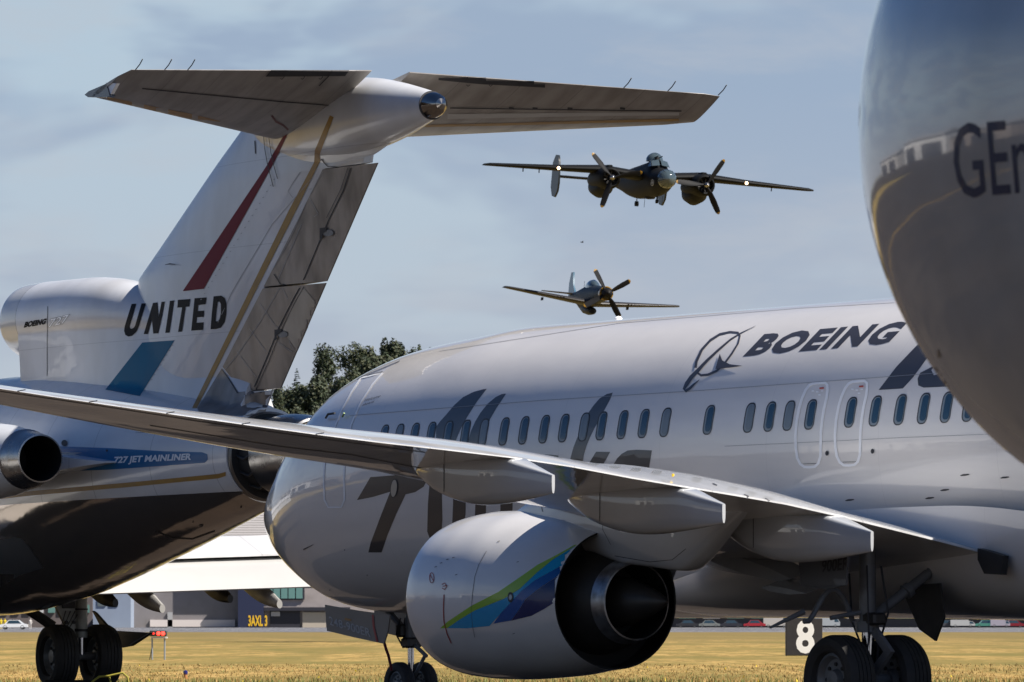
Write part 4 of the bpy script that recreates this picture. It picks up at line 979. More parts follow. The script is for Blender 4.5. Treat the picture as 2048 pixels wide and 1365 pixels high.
# fin
def px0(u, v, y=-.1): p = FU.at(u, v, y); return p.x, p.z
LE = [(5.0, -13.0), (7.45, -11.85), (7.9, -11.0), (8.31, -10.41), (8.87, -9.33), (9.3, -8.5), (9.9, -7.2), (10.1, -6.8)]
HG = [(5.0, -7.2), (5.30, -7.52), (5.71, -8.15), (9.11, -4.02), (9.4, -3.3), (10.1, -2.6)]
def lin(T, z):
    for a, b_ in zip(T, T[1:]):
        if z <= b_[0]: return a[1] + (b_[1] - a[1]) * (z - a[0]) / (b_[0] - a[0])
    return T[-1][1]
fin = MB(); secs = []
TEf = [(4.95, -6.30), (5.28, -6.02), (9.0, -2.02), (9.15, -2.1), (9.4, -2.0), (9.9, -1.8)]
def fin_dims(z):
    xl = lin([(4.95, -12.6), (7.45, -11.80), (9.3, -8.45), (10.1, -6.9)], z); return xl, lin(TEf, z) - .25, .138 - .045 * min(1, (z - 4.95) / 2.97)
def hinge_x(z):
    x = lin([(4.9, -7.0), (5.28, -7.5), (5.72, -8.12), (9.12, -4.0), (9.3, -3.9)], z)
    return (max(x, -8.12 + (5.72 - z) * 1.45) if z < 5.72 else x) + .34
def fin_half(z, x):
    xl, xt, th = fin_dims(z); q = min(max((x - xl) / (xt - xl), 0), 1)
    return (xt - xl) * (5 * th * (0.2969 * sqrt(q) - 0.126 * q - 0.3516 * q * q + 0.2843 * q ** 3 - 0.1015 * q ** 4) + .001)
zz = [4.95, 5.1, 5.25, 5.275, 5.285] + [5.4 + .12 * i for i in range(30)] + [8.93, 8.94, 9.05, 9.2, 9.4, 9.6, 9.9]
rings = []
for z in zz:
    xl, xt, th = fin_dims(z); r = wing_rings([(z, xl, 0, xt, 0, th, 0)], 34, 'z')[0]
    if 5.28 < z < 8.935:
        xh = hinge_x(z) + .02; yh = fin_half(z, xh); r = [Vector((xh, yh * (1 if p.y > 0 else -1), z)) if p.x > xh else p for p in r]
    rings.append(r)
fin.loft(rings, M['u_fin'])
bul = MB(); BL = [(-7.1, 9.88, .04), (-6.9, 9.86, .18), (-6.5, 9.82, .34), (-6, 9.78, .46), (-5, 9.75, .60), (-4, 9.74, .655), (-3, 9.745, .65), (-2.2, 9.75, .59), (-1.3, 9.735, .47), (-.6, 9.73, .34), (-.08, 9.725, .235)]
bul.loft([[Vector((x, r * .82 * cos(a), zc + r * sin(a))) for a in (2 * pi * k / 56 for k in range(56))] for x, zc, r in [(x, *interp(BL, x)) for x in [-7.1 + 7.02 * i / 44 for i in range(45)]]], M['u_fin'])
# saddle where the fin widens into the bullet
sad = []
for i in range(25):
    q = i / 24; x = -6.7 + 5.3 * q; w = .42 * sin(pi * min(q * 1.15, 1)) ** .7 + .03 if q < .87 else .03 + .3 * (1 - q)
    zb = 9.30 - .42 * sin(pi * q) ** .8
    sad.append([Vector((x, w * cos(a) * (1 if sin(a) > 0 else .55 + .45 * (1 + sin(a))), 9.65 + (9.65 - zb) * min(sin(a), .1))) for a in (2 * pi * k / 40 for k in range(40))])
bul.loft(sad, M['u_fin'])
BU = bvh_of(fu, du, fin, bul); um = px_map(FU, BU)
def cu_(*p): return [(230 + x / 6.204, 580 + y / 6.204) for x, y in p]
def cr(*p): return [(420 + x / 2.3945, 290 + y / 2.3945) for x, y in p]
def ct(*p): return [(430 + x / 4.096, 120 + y / 4.096) for x, y in p]
for L_ in ([(210, 178), (268, 175), (200, 405), (186, 450), (192, 478), (212, 484), (238, 470), (255, 440), (333, 172), (388, 170), (300, 450), (270, 520), (220, 570), (170, 582), (132, 562), (117, 510), (125, 450)],
           [(475, 165), (530, 157), (545, 340), (582, 150), (622, 147), (590, 320), (540, 540), (480, 545), (462, 370), (412, 550), (360, 552)], [(687, 138), (738, 132), (680, 532), (628, 536)],
           [(785, 125), (938, 115), (925, 208), (880, 212), (835, 520), (787, 523), (838, 218), (778, 222)],
           [(992, 105), (1140, 95), (1128, 180), (1035, 190), (1030, 265), (1110, 258), (1104, 335), (1020, 342), (1012, 410), (1103, 403), (1097, 497), (950, 508), (972, 300)]):
    decal(fin, M['ink'], cu_(*L_), um, 8, .008)
decal(fin, M['ink'], [cu_((1228, 82), (1320, 72), (1365, 100), (1388, 180), (1385, 300), (1365, 400), (1320, 470), (1260, 487), (1190, 490), (1205, 300)), cu_((1280, 148), (1305, 150), (1318, 180), (1318, 290), (1305, 360), (1280, 390), (1252, 390), (1262, 270))], um, 8, .008)
decal(fin, M['u_blue'], [(285, 685.7), (349.8, 681), (280, 793), (211, 780)], um, 10, .006)
decal(fin, M['u_red'], [(366, 583), (408.4, 578), (549.5, 324), (578, 264), (573, 262), (545, 311), (534, 332)], um, 8, .008)
decal(fin, M['u_gold'], [(660.7, 231), (668, 234.7), (640, 308), (641, 322), (593.6, 420), (394, 817), (384.6, 817), (579, 420), (629, 325), (630, 300.7)], um, 8, .008)
# bare skin aft of the gold line
decal(fin, M['u_metal'], [(395, 817), (444, 737), (475, 785), (547, 777), (528, 832), (400, 832)], um, 10, .005)
stroke(fin, M['seam'], cr((60, 1075), (95, 1125), (135, 1190)), [.8, 2.4, 3.0], um, off=.012)
stroke(fin, M['seam'], cr((535, 68), (565, 103), (640, 108), (700, 103), (780, 96)), [2.5, 1.4, 1.4, 1.2, .8], um, off=.012)
for i in range(21):                                                     # row of fastener tabs along the spar
    q = i / 20; u, v = 548 + (402 - 548) * q, 360 + (600 - 360) * q
    stroke(fin, M['joint'], [(u, v), (u + 2.2, v - 1.6)], 1.4, um, off=.009)
for i in range(8):
    q = i / 7; u, v = 345 - 42 * q, 692 + 68 * q; stroke(fin, M['joint'], [(u, v), (u + 2.2, v - 1)], 1.3, um, off=.009)
stroke(fin, M['seam'], ct((410, 590), (418, 720), (445, 870), (490, 1040)), 1.5, um, off=.03); stroke(fin, M['seam'], ct((450, 600), (470, 760), (495, 870), (525, 975)), 1.5, um, off=.03)
stroke(fin, M['seam'], [(510.5, 282), (512, 308)], 2.0, um, off=.01); stroke(fin, M['seam'], [(96, 613), (95, 690), (95, 752)], .9, um, off=.008)
stroke(fin, M['seam'], [(335, 531), (345, 529), (356, 530)], [1.0, 2.4, 1.0], um, off=.05)
for L_ in (((860, 1050), (770, 1060)), ((700, 920), (600, 1075), (640, 1130)), ):
    stroke(fin, M['joint'], ct(*L_), .9, um, off=.008)
stroke(fin, M['joint'], cr((490, 160), (300, 380), (110, 700), (40, 850)), .9, um, off=.008)
ti = text_bm('BOEING', .06); text_fit(ti, (48, 656), (43, -7), (4, -12)); ti.verts.index_update(); lay(du, M['ink'], ti, um, 9, .009); ti.free()
ti = text_bm('727', .055); text_fit(ti, (95, 657), (40, -10), (6, -19)); ti.verts.index_update(); lay(du, M['joint'], ti, um, 9, .008); ti.free()
ti = text_bm('727', .005); text_fit(ti, (97, 655.5), (37, -10), (5.5, -16.5)); ti.verts.index_update(); lay(du, M['decal_white'], ti, um, 9, .012); ti.free()
# band with the type name, gold cheat line, dark ports
decal(fu, M['u_band'], [(110, 893), (225, 897), (330, 903), (405, 905), (415, 909), (416, 920), (410, 926), (330, 932), (215, 940), (105, 944)], um, 12, .006)
decal(fu, M['flap'], [(122, 905), (165, 906), (150, 909), (213, 926.5), (122, 927)], um, 12, .010)
ti = text_bm('727 JET MAINLINER', .04, spacing=1.0); text_fit(ti, (227, 931), (155, -7), (3.4, -17)); ti.verts.index_update(); lay(fu, mat('pale lettering', (.75, .79, .84), .4), ti, um, 12, .012); ti.free()
decal(fu, M['u_gold'], [(-40, 1003), (68, 991), (250, 975), (437, 957), (452, 952), (452, 944), (437, 948), (250, 966), (68, 982), (-40, 992)], um, 12, .008)
for u, v, r in ((130, 887, 6), (215, 902, 2.2)): decal(fu, M['seam'], [(u + r * cos(t), v + r * 1.05 * sin(t)) for t in (2 * pi * k / 18 for k in range(18))], um, off=.014)
for u, v, w, h in ((402, 1050, 9, 4), (482, 1013, 4, 3), (386, 1043, 3, 2)): decal(fu, M['seam'], [(u - w / 2, v), (u + w / 2, v - h * .3), (u + w / 2, v + h * .5), (u, v + h)], um, off=.01)
stroke(fu, M['seam'], [(310, 1062), (345, 1076), (385, 1078), (430, 1062)], 2.2, um, off=.008); stroke(fu, M['joint'], [(272, 866), (300, 865), (325, 862)], 1, um, off=.008)
decal(fu, mat('grey belly panel', (.11, .11, .11), .35, metal=.2), [(-40, 1090), (30, 1075), (44, 1078), (60, 1096), (87, 1136), (40, 1150), (0, 1175), (-40, 1182)], um, 14, .006)
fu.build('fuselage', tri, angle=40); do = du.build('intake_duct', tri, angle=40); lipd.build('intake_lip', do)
fo = fin.build('vertical_fin', tri, angle=50); bo = bul.build('bullet_fairing', fo, angle=40)
gl = MB(); gl.revolve([(-.02, .225), (.12, .20), (.25, .155), (.33, .09), (.36, .002)], (-.07, 0, 9.725), (1, 0, 0), mat('chromed tail dome', (.34, .31, .28), .12, metal=1), 40); gl.revolve([(0, .238), (.02, .236), (.02, .2)], (-.08, 0, 9.725), (1, 0, 0), M['seam'], 40); gl.build('tail_dome', bo)
# rudder: two halves with tabs, standing proud of the fin's trailing edge
def rudder(z0, z1, name):
    r = MB(); rings = []
    for i in range(9):
        z = z0 + (z1 - z0) * i / 8
        xl = hinge_x(z); xt = lin([(4.9, -6.35), (5.285, -5.95), (9.0, -2.02), (9.2, -1.9)], z); t = fin_half(z, xl) + .008
        rings.append([Vector((xl, -t, z)), Vector((xl + (xt - xl) * .45, -t * .66, z)), Vector((xt, -.012, z)), Vector((xt, .012, z)), Vector((xl + (xt - xl) * .45, t * .66, z)), Vector((xl, t, z))])
    r.loft(rings, M['u_metal']); return r
for z0, z1 in ((5.30, 7.02), (7.05, 8.92)):
    r = rudder(z0, z1, 'rudder'); rm = px_map(FU, bvh_of(r))
    if z0 < 6:
        stroke(r, M['seam'], cr((440, 670), (400, 740), (330, 880), (270, 1030), (205, 1180)), 2.0, rm, off=.010); stroke(r, M['seam'], cr((452, 680), (412, 750), (342, 890), (282, 1040), (222, 1172)), 1.2, rm, off=.012)
        stroke(r, M['joint'], cr((320, 940), (415, 1005)), .9, rm, off=.008); stroke(r, M['joint'], cr((370, 900), (385, 950), (415, 1000)), .9, rm, off=.008)
        for L_ in (((240, 760), (310, 860), (330, 880)), ((190, 880), (270, 990)), ((130, 990), (220, 1110)), ((345, 680), (375, 740)), ((345, 670), (240, 850), (130, 1010), (75, 1075))): stroke(r, M['joint'], cr(*L_), .9, rm, off=.008)
        decal(r, M['seam'], cr((315, 885), (345, 882), (350, 895), (325, 912), (328, 930), (316, 935)), rm, off=.03); decal(r, mat('hinge cover', (.20, .21, .22), .4), cr(*[(352 + 24 * cos(t), 908 + 15 * sin(t)) for t in (2 * pi * k / 16 for k in range(16))]), rm, off=.02)
        decal(r, mat('paler tab skin', (.42, .38, .33), .45, metal=.4, dirt=.4, dirt_scale=(3, 3, 1), dirt_col=(.2, .17, .14)), cr((435, 695), (455, 690), (500, 745), (515, 775), (470, 870), (420, 985), (372, 920), (378, 895), (350, 890)), rm, off=.008)
    else:
        stroke(r, M['seam'], cr((675, 112), (640, 220), (575, 350), (540, 430), (440, 670)), 2.0, rm, off=.010); stroke(r, M['seam'], cr((662, 112), (628, 215), (560, 350)), 1.1, rm, off=.012)
        for L_ in (((470, 240), (520, 330), (500, 345)), ((440, 380), (330, 640)), ((540, 130), (470, 260), (380, 460), (300, 600))): stroke(r, M['joint'], cr(*L_), .9, rm, off=.008)
        decal(r, M['seam'], cr((532, 398), (562, 395), (565, 412), (545, 425), (545, 448), (532, 450)), rm, off=.03); decal(r, mat('hinge cover', (.20, .21, .22), .4), cr(*[(570 + 26 * cos(t), 422 + 16 * sin(t)) for t in (2 * pi * k / 16 for k in range(16))]), rm, off=.02)
        stroke(r, M['seam'], cr((295, 600), (340, 668), (430, 675)), 1.6, rm, off=.011)
    r.build('rudder', fo, angle=25)
# tailplane halves
def stab(sg):
    s = MB(); secs = []
    for i in range(13):
        q = i / 12; y = .35 + (5.45 - .35) * q
        xl, zl = -5.55 + 4.45 * q, 9.60 + .12 * q; xt, zt = -1.62 + 1.80 * q, 10.40 - .33 * q
        secs.append((sg * y, xl, zl, xt, zt, .10, -.01))
    if sg < 0: secs.append((sg * 5.62, -1.0, 9.73, .02, 9.97, .07, 0))
    else: secs[-1] = (5.38, -1.05, 9.72, -.10, 10.08, .08, 0)
    s.loft(wing_rings(secs, 24), M['u_stab'])
    sm2 = px_map(FU, bvh_of(s))
    if sg < 0:
        stroke(s, M['seam'], [(284, 177), (420, 190), (560, 203), (688, 213)], 2.2, sm2, step=14, off=.006)
        stroke(s, M['u_gold'], [(215, 196), (300, 216), (380, 232), (440, 243)], [5, 8, 9, 2], sm2, step=12, off=.004)
        decal(s, M['seam'], [(541, 141), (698, 141), (690, 152), (531, 153)], sm2, 12, .008)
        stroke(s, M['seam'], ct((850, 205), (925, 130), (955, 90)), 2, sm2, off=.02)
        for u in (563, 604, 640): stroke(s, M['seam'], [(u - 3, 155), (u, 157), (u + 4, 153), (u + 5, 150)], 1.5, sm2, off=.02)
        stroke(s, M['u_gold'], ct((465, 455), (500, 510), (560, 535), (600, 575)), 3, sm2, off=.006) if False else stroke(s, mat('faded red trim', (.16, .05, .04), .5), ct((465, 455), (500, 505), (560, 535), (600, 572)), 4, sm2, off=.006)
    else:
        stroke(s, M['seam'], [(900, 216), (1100, 219), (1250, 221), (1363, 222)], 2.2, sm2, step=14, off=.006)
        decal(s, M['seam'], [(877, 148), (960, 152), (1090, 163), (1090, 175), (960, 168), (877, 160)], sm2, 12, .008)
        decal(s, M['flap'], [(895, 228), (1000, 227), (1180, 225), (1358, 225), (1358, 231), (1180, 232), (1000, 236), (895, 238)], sm2, 12, .004)
        stroke(s, M['u_gold'], [(850, 252), (1000, 249), (1180, 244), (1358, 240)], 5, sm2, step=12, off=.004)
        for u in (1018, 1065, 1135, 1240): stroke(s, M['seam'], [(u, 216), (u + 10, 217)], 4, sm2, off=.01)
        for u in (936, 981, 1038): stroke(s, M['seam'], [(u - 3, 168), (u, 171), (u + 4, 168)], 1.5, sm2, off=.02)
    so = s.build('tailplane', fo, angle=45)
    if sg < 0:
        e = MB(); dk_ = mat('dark tip horn', (.10, .11, .13), .25, metal=.6); yy = -5.62
        e.prism([FU.at(u, v, yy) for u, v in ((169, 190), (177, 183), (212, 168), (216, 180), (219, 192), (214, 195), (176, 195))], (0, .10, 0), dk_)
        e.prism([FU.at(u, v, yy + .02) for u, v in ((211.5, 166), (233, 167), (221, 189), (216.5, 189))], (0, .06, 0), M['decal_white']); e.build('tip_horn', so, smooth=False)
    for q in ((5.35, 4.75, 4.27) if sg < 0 else (5.26, 4.45, 3.75)):
        x = -1.62 + 1.80 * (q - .35) / 5.1; z = 10.40 - .33 * (q - .35) / 5.1; 
        d = MB(); d.tube([(x - .05, sg * q, z), (x + .12, sg * q, z + .07), (x + .24, sg * q, z + .15)], .009, M['seam'], 5); d.build('static_discharger', so)
stab(-1); stab(1)
# centre engine exhaust
cn = MB(); c0 = (-7.0, 0, 4.14)
cn.revolve([(-.1, .60), (-.05, .72), (.10, .76), (.40, .775), (.62, .775), (.64, .74)], c0, (1, 0, 0), M['steel2'], 60)
cn.revolve([(.64, .74), (.66, .62), (1.25, .60)], c0, (1, 0, 0), M['black'], 60)
cn.revolve([(1.20, .66), (1.24, .695), (1.6, .705), (2.0, .685), (2.5, .62), (2.52, .58), (2.0, .56), (1.6, .1)], c0, (1, 0, 0), M['steel'], 60)
cnp = MB()
for k in range(14):
    a = 2 * pi * k / 14; cnp.tube([(c0[0] + .66, .64 * cos(a), c0[2] + .64 * sin(a)), (c0[0] + 1.0, .67 * cos(a + .1), c0[2] + .67 * sin(a + .1)), (c0[0] + 1.24, .65 * cos(a), c0[2] + .65 * sin(a))], .022, M['dark'], 6)
no = cn.build('centre_engine_nozzle', tri); cnp.build('actuator_ring', no)
dome = MB(); dome.revolve([(-1.1, .02), (-.8, .26), (-.3, .40), (.2, .42), (.6, .32), (.8, .1), (.82, .002)], (-7.2, 0, 4.72), (1, 0, 0), M['u_white'], 32, sz=1.0); dome.build('nozzle_fairing', tri)
# side engines
for sg in (-1, 1):
    e = MB(); cy = sg * 2.72; c0 = (-10.1, cy, 4.16)
    e.revolve([(-5.2, .50), (-5.25, .56), (-5.15, .62), (-4.6, .68), (-3.4, .70), (-2.2, .69), (-1.4, .63), (-.95, .565), (-.62, .535)], c0, (1, 0, 0), M['u_white'], 60)
    e.revolve([(-.62, .535), (-.60, .515), (-.58, .505), (-.3, .475), (0, .425), (.005, .40)], c0, (1, 0, 0), M['steel'], 60)
    e.revolve([(.004, .40), (-.5, .42), (-1.6, .40), (-1.6, .05)], c0, (1, 0, 0), M['black'], 48)
    e.revolve([(-5.2, .50), (-4.4, .46), (-4.3, .1)], c0, (1, 0, 0), M['dark'], 48)
    eo = e.build('side_engine', tri)
    p = MB(); rings = []
    for x, h, yo_ in ((-15, .04, 2.5), (-14.2, .16, 2.5), (-12.5, .20, 2.4), (-11.6, .17, 2.15), (-11.0, .13, 2.05), (-10.5, .08, 1.9), (-10.1, .04, 1.75), (-9.8, .012, 1.6)):
        yi = 1.0; rings.append([Vector((x, sg * yi, 4.12 - h)), Vector((x, sg * yo_, 4.10 - h)), Vector((x, sg * yo_, 4.10 + h)), Vector((x, sg * yi, 4.12 + h))])
    p.loft(rings, M['u_white']); p.build('engine_pylon', eo, angle=50)
# wing: starboard side is the one in sight under the tail, its flaps down
def uz(y): return 1.0 + .036 * (y - 1.5)
for sg in (-1, 1):
    w = MB(); secs = []
    for y, xl, xt in ((0.8, -26.2, -19.6), (2.0, -25.6, -19.45), (4.5, -24.2, -19.3), (8.0, -22.3, -18.5), (12, -20.1, -17.2), (16.2, -17.9, -15.6)):
        z = 1.78 + .036 * y + .72; secs.append((sg * y, xl, z - .15, xt, z + .08, .11, .02))
    w.loft(wing_rings(secs, 20), M['wing']); wo = w.build('wing', tri, angle=50)
    sp_ = MB(); sp_.loft([[Vector((xt - 1.15, sg * y, 2.88 + dz)), Vector((xt - .1, sg * y, 2.52 + dz)), Vector((xt - .1, sg * y, 2.48 + dz)), Vector((xt - 1.15, sg * y, 2.80 + dz))] for y, xt, dz in ((1.7, -18.4, -.05), (4.5, -18.4, .05), (8, -17.7, .17), (12, -16.4, .31))], M['wing']); sp_.build('spoiler', wo)
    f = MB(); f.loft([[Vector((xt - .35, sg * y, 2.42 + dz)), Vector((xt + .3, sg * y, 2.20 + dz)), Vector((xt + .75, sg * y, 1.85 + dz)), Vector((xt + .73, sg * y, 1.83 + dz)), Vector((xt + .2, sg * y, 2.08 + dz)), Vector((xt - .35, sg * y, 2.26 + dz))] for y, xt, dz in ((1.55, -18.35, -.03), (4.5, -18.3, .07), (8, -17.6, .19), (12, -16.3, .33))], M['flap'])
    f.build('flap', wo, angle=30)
    b2 = MB(); b2.loft([[Vector((xt - .35, sg * y, 2.50 + dz)), Vector((xt - .33, sg * y, 2.38 + dz)), Vector((xt - .6, sg * y, 2.36 + dz)), Vector((xt - .6, sg * y, 2.48 + dz))] for y, xt, dz in ((1.6, -18.38, -.04), (4.5, -18.34, .06), (8, -17.64, .18))], M['black']); b2.build('flap_slot', wo)
    for y, big in ((2.15, 0), (2.75, 1), (4.55, 0), (5.2, 1), (8.2, 1), (10.8, 1)):
        c = MB(); dz = .036 * (y - 2.5); x0 = -19.2 if big else -19.6; rings = []
        m_ = mat('flap track grey', (.30, .29, .27), .4) if big else M['dark']
        for i in range(11):
            q = i / 10; x = x0 + (2.0 if big else 1.55) * q; zc = 2.08 + dz - q * (.55 if big else .42); h = .04 + .17 * sin(pi * min(q * .8 + .12, 1)) ; 
            rings.append([Vector((x, sg * y + .085 * cos(a) * (1 if q < .9 else .7), zc + h * sin(a))) for a in (2 * pi * k / 14 for k in range(14))])
        c.loft(rings, m_); c.build('flap_track_fairing', wo)
# main landing gear, starboard leg in sight
for sg in (1, -1):
    c = 2.70 * sg if sg > 0 else -2.86; x = -21.12; g = MB()
    g.tube([(x, c + .05, 2.1), (x, c + .05, .98)], .12, M['pale_gear'] if 'pale_gear' in M else M.setdefault('pale_gear', mat('pale green grey gear', (.36, .38, .37), .4, dirt=.4, dirt_scale=(5, 5, 5))), 20)
    g.tube([(x, c + .05, 1.15), (x, c + .05, 1.10)], .14, M['seam'], 20); g.tube([(x, c + .05, 1.55), (x, c + .05, 1.52)], .13, M['seam'], 20)
    g.tube([(x, c + .05, 1.0), (x, c + .05, .6)], .075, M['chrome'], 16); g.tube([(x, c - .3, .62), (x, c + .3, .62)], .08, M['strut'], 14)
    g.prism([(x - .1, c - .08, 1.85), (x - .1, c - .62, 1.85), (x - .1, c - .10, .86), (x - .1, c - .02, .86)], (.10, 0, 0), M['pale_gear'])
    g.prism([(x + .02, c - .1, 1.78), (x + .02, c - .40, 1.78), (x + .02, c - .36, 1.55), (x + .02, c - .1, 1.55)], (.03, 0, 0), M['seam'])
    for dy, z in ((-.20, 1.28), (-.36, 1.28)): g.revolve([(0, .035), (.04, .035), (.04, .001)], (x + .01, c + dy + .08, z), (1, 0, 0), M['seam'], 12)
    g.tube([(x, c - .2, .9), (x - .2, c - .75, 1.35), (x - .3, c - 1.1, 1.75)], .07, M['dark'], 10); g.tube([(x - .1, c - .5, 1.2), (x - .25, c - 1.0, 1.55)], .10, M['dark'], 8)
    for k in range(4): g.tube([(x + .05, c - .1 * k, 1.5), (x + .1, c - .3 - .05 * k, 1.1), (x + .05, c - .1, .8)], .014, M['seam'], 6)
    go = g.build('main_landing_gear', tri)
    for s2 in (-1, 1):
        w = MB(); wheel(w, (x, c + s2 * .455, .62), .62, .50, M['tyre'], M['rim'], n=56); w.build('wheel', go)
    d = MB()
    if sg > 0:
        pts = [FU.at(u, v, 3.6) for u, v in ((232, 1262), (300, 1266), (299, 1268), (262, 1292), (240, 1296))]; dd = [Vector((p.x, p.y, p.z)) for p in pts]; d.prism(dd, (.05, .04, 0), M['dark']); d.tube([dd[2] + Vector((-.01, -.02, 0)), dd[3] + Vector((-.01, -.02, .02))], .008, M['strut'], 6); d.build('gear_door', go, smooth=False)
        d2 = MB(); p2 = [FU.at(u, v, 3.2) for u, v in ((184, 1222), (190, 1226), (222, 1262), (205, 1262))]; d2.prism(p2, (.04, .04, 0), M['dark']); d2.build('gear_door', go, smooth=False)
# tail skid and forward duct of the belly
sk = MB(); p = FU.at(513, 1012, 0); sk.prism([p + Vector((-.25, -.06, .1)), p + Vector((.05, -.06, .05)), p + Vector((.12, -.06, -.02)), p + Vector((-.08, -.06, -.03))], (0, .12, 0), M['dark']); sk.build('tail_skid', tri, smooth=False)
# wheel chocks with a yellow rope
ck = MB(); 
for k in (-1, 1): ck.prism([(-.12, -.45, 0), (.12, -.45, 0), (.03, -.45, .16), (-.03, -.45, .16)], (0, .9, 0), mat('chock rubber', (.02, .02, .02), .7))
co = ck.build('wheel_chock', None, smooth=False); w_ = FU.O + FU.A * (-20.65) + FU.Y * 2.25; co.location = (w_.x, w_.y, 0); co.rotation_euler = (0, 0, FU.a - pi / 2); tag(co, 'black chock on the ground against the left tyre of the old jet', 'wheel chock')
rp_ = MB(); w_ = ground_at(222, 117.5); pts = [(-.40, 0, .02), (-.36, 0, .16), (-.22, .02, .26), (-.05, 0, .27), (.08, 0, .30), (.22, 0, .33), (.31, 0, .25), (.34, .0, .10), (.30, .02, .02), (.1, .05, .02), (.0, .05, .12), (-.04, .05, .26)]
rp_.tube([w_ + Vector(q) for q in pts], .02, mat('yellow rope', (.30, .26, .03), .7), 8)
tag(rp_.build('chock_rope'), 'yellow green rope looped on the ground beside the right tyre of the old jet', 'rope')

# ------------------------------------------------------------------ big grey engine close to the camera
FG = Frame(2.70785, 25.37100, 25)
ge = empty('foreground_engine', FG); tag(ge, 'huge glossy grey engine nacelle with dark blue letters filling the right edge', 'aircraft engine')
G = MB(); ZC = 3.25036
GP = [(0.10, 1.525), (.2, 1.57), (.45, 1.64), (.9, 1.72), (1.5, 1.78), (2.2, 1.80), (3.0, 1.77), (4.2, 1.62), (5.2, 1.42)]
def gr(m, prof, xs, b, n=120): b.loft([[Vector((x, r * cos(t), ZC + r * sin(t))) for t in (2 * pi * k / n for k in range(n))] for x, r in [(x, interp(prof, x)[0]) for x in xs]], m, cap=False)
gr(M['genx'], GP, [.10 + .1 * i for i in range(52)], G)
gm_ = px_map(FG, bvh_of(G))
text(G, M['genxtext'], 'GEnx', (1914, 399), (205, -18), (-12, -150), gm_, bold=.0, step=10, off=.002)
rust = mat('brown oil streak', (.10, .065, .03), .4, coat=.6)
for pts, w in (([(1870, 735), (1885, 765), (1905, 800), (1918, 815)], [2, 12, 16, 3]), ([(1876, 700), (1880, 715)], [3, 8])): stroke(G, rust, pts, w, gm_, step=8, off=.0015)
G.build('cowl', ge, angle=40)
g2 = MB(); g2.loft([[Vector((x, r * cos(t), ZC + r * sin(t))) for t in (2 * pi * k / 120 for k in range(120))] for x, r in ((.5, 1.30), (.12, 1.35), (.02, 1.40), (0, 1.44), (.02, 1.475), (.06, 1.505), (.098, 1.523))], M['lip'], cap=False)
g2.build('intake_lip', ge)
g3 = MB(); g3.loft([[Vector((x, r * cos(t), ZC + r * sin(t))) for t in (2 * pi * k / 64 for k in range(64))] for x, r in ((5.2, 1.42), (5.19, 1.38), (3.2, 1.45), (3.0, .4))], M['black'], cap=False)
g3.loft([[Vector((x, r * cos(t), ZC + r * sin(t))) for t in (2 * pi * k / 64 for k in range(64))] for x, r in ((.5, 1.30), (1.3, 1.34), (1.4, .3))], M['dark'], cap=False)
g3.revolve([(3.4, 1.05), (5.4, .85), (6.3, .62), (6.3, .55), (5.6, .5)], (0, 0, ZC), (1, 0, 0), M['steel'], 56); g3.revolve([(5.6, .42), (6.4, .34), (7.2, .05), (7.22, .002)], (0, 0, ZC), (1, 0, 0), M['steel'], 40); g3.build('exhaust', ge)
g4 = MB(); g4.loft([[Vector((x, hw * c_, zt if s_ > 0 else zb)) for c_, s_ in ((1, -1), (1, 1), (-1, 1), (-1, -1))] for x, zb, zt, hw in ((.9, 4.8, 5.0, .05), (2, 4.85, 5.5, .25), (4, 4.7, 6.0, .32), (6.5, 4.2, 6.5, .32), (8.5, 5.2, 6.6, .2), (10, 6.2, 6.7, .05))], M['genx']); g4.build('pylon', ge)
g5 = MB(); g5.loft(wing_rings([(-9, 9.5, 7.0, 14.0, 7.0, .11, .02), (-3, 5.6, 6.6, 12.6, 6.6, .12, .02), (0, 3.8, 6.4, 12.2, 6.4, .12, .02), (4, 1.4, 6.1, 11.6, 6.1, .12, .02), (9, -2.0, 5.6, 11.5, 5.6, .12, .02)], 20), M['wing']); g5.build('wing', ge)

# ------------------------------------------------------------------ warbirds in the air
def air_frame(u, v, dist, psi, roll, pitch):
    """local x = nose, y = left wing, z = up"""
    h = Vector((sin(radians(psi)), -cos(radians(psi)), 0)); lft = Vector((cos(radians(psi)), sin(radians(psi)), 0))
    R = Matrix((h, lft, Vector((0, 0, 1)))).transposed() @ Matrix.Rotation(radians(-pitch), 3, 'Y') @ Matrix.Rotation(radians(roll), 3, 'X')
    m = R.to_4x4(); m.translation = Vector(((u - 1024) / F * dist, dist, height_of(v, dist))); return m
def blade(mb, ang, L_, m, mt, cx=0.0):
    rings = []; u = Vector((0, cos(ang), sin(ang))); tdir = Vector((0, -sin(ang), cos(ang)))
    prof = [(.12, .06, .06, 60), (.3, .09, .06, 50), (.6, .17, .035, 38), (1.1, .19, .022, 28), (1.6, .17, .015, 22), (1.8, .14, .012, 20), (L_, .05, .008, 18)]
    prof = [(min(r, L_), w, t, p) for r, w, t, p in prof if r <= L_]
    for r, w, t, p in prof:
        p = radians(p); cd = tdir * cos(p) + Vector((1, 0, 0)) * sin(p); nd = Vector((1, 0, 0)) * cos(p) - tdir * sin(p); c = u * r + Vector((cx, 0, 0))
        rings.append([c + cd * w * cos(a) + nd * t * sin(a) for a in (2 * pi * k / 10 for k in range(10))])
    mb.loft(rings[:-1], m); mb.loft(rings[-2:], mt)
bm_m = air_frame(1300, 365, 380, 13, -3.5, -2)
bo = bpy.data.objects.new('bomber', None); COL.objects.link(bo); bo.matrix_world = bm_m; tag(bo, 'dark twin-engine propeller bomber with two lit wing lamps, flying above the fighter', 'bomber')
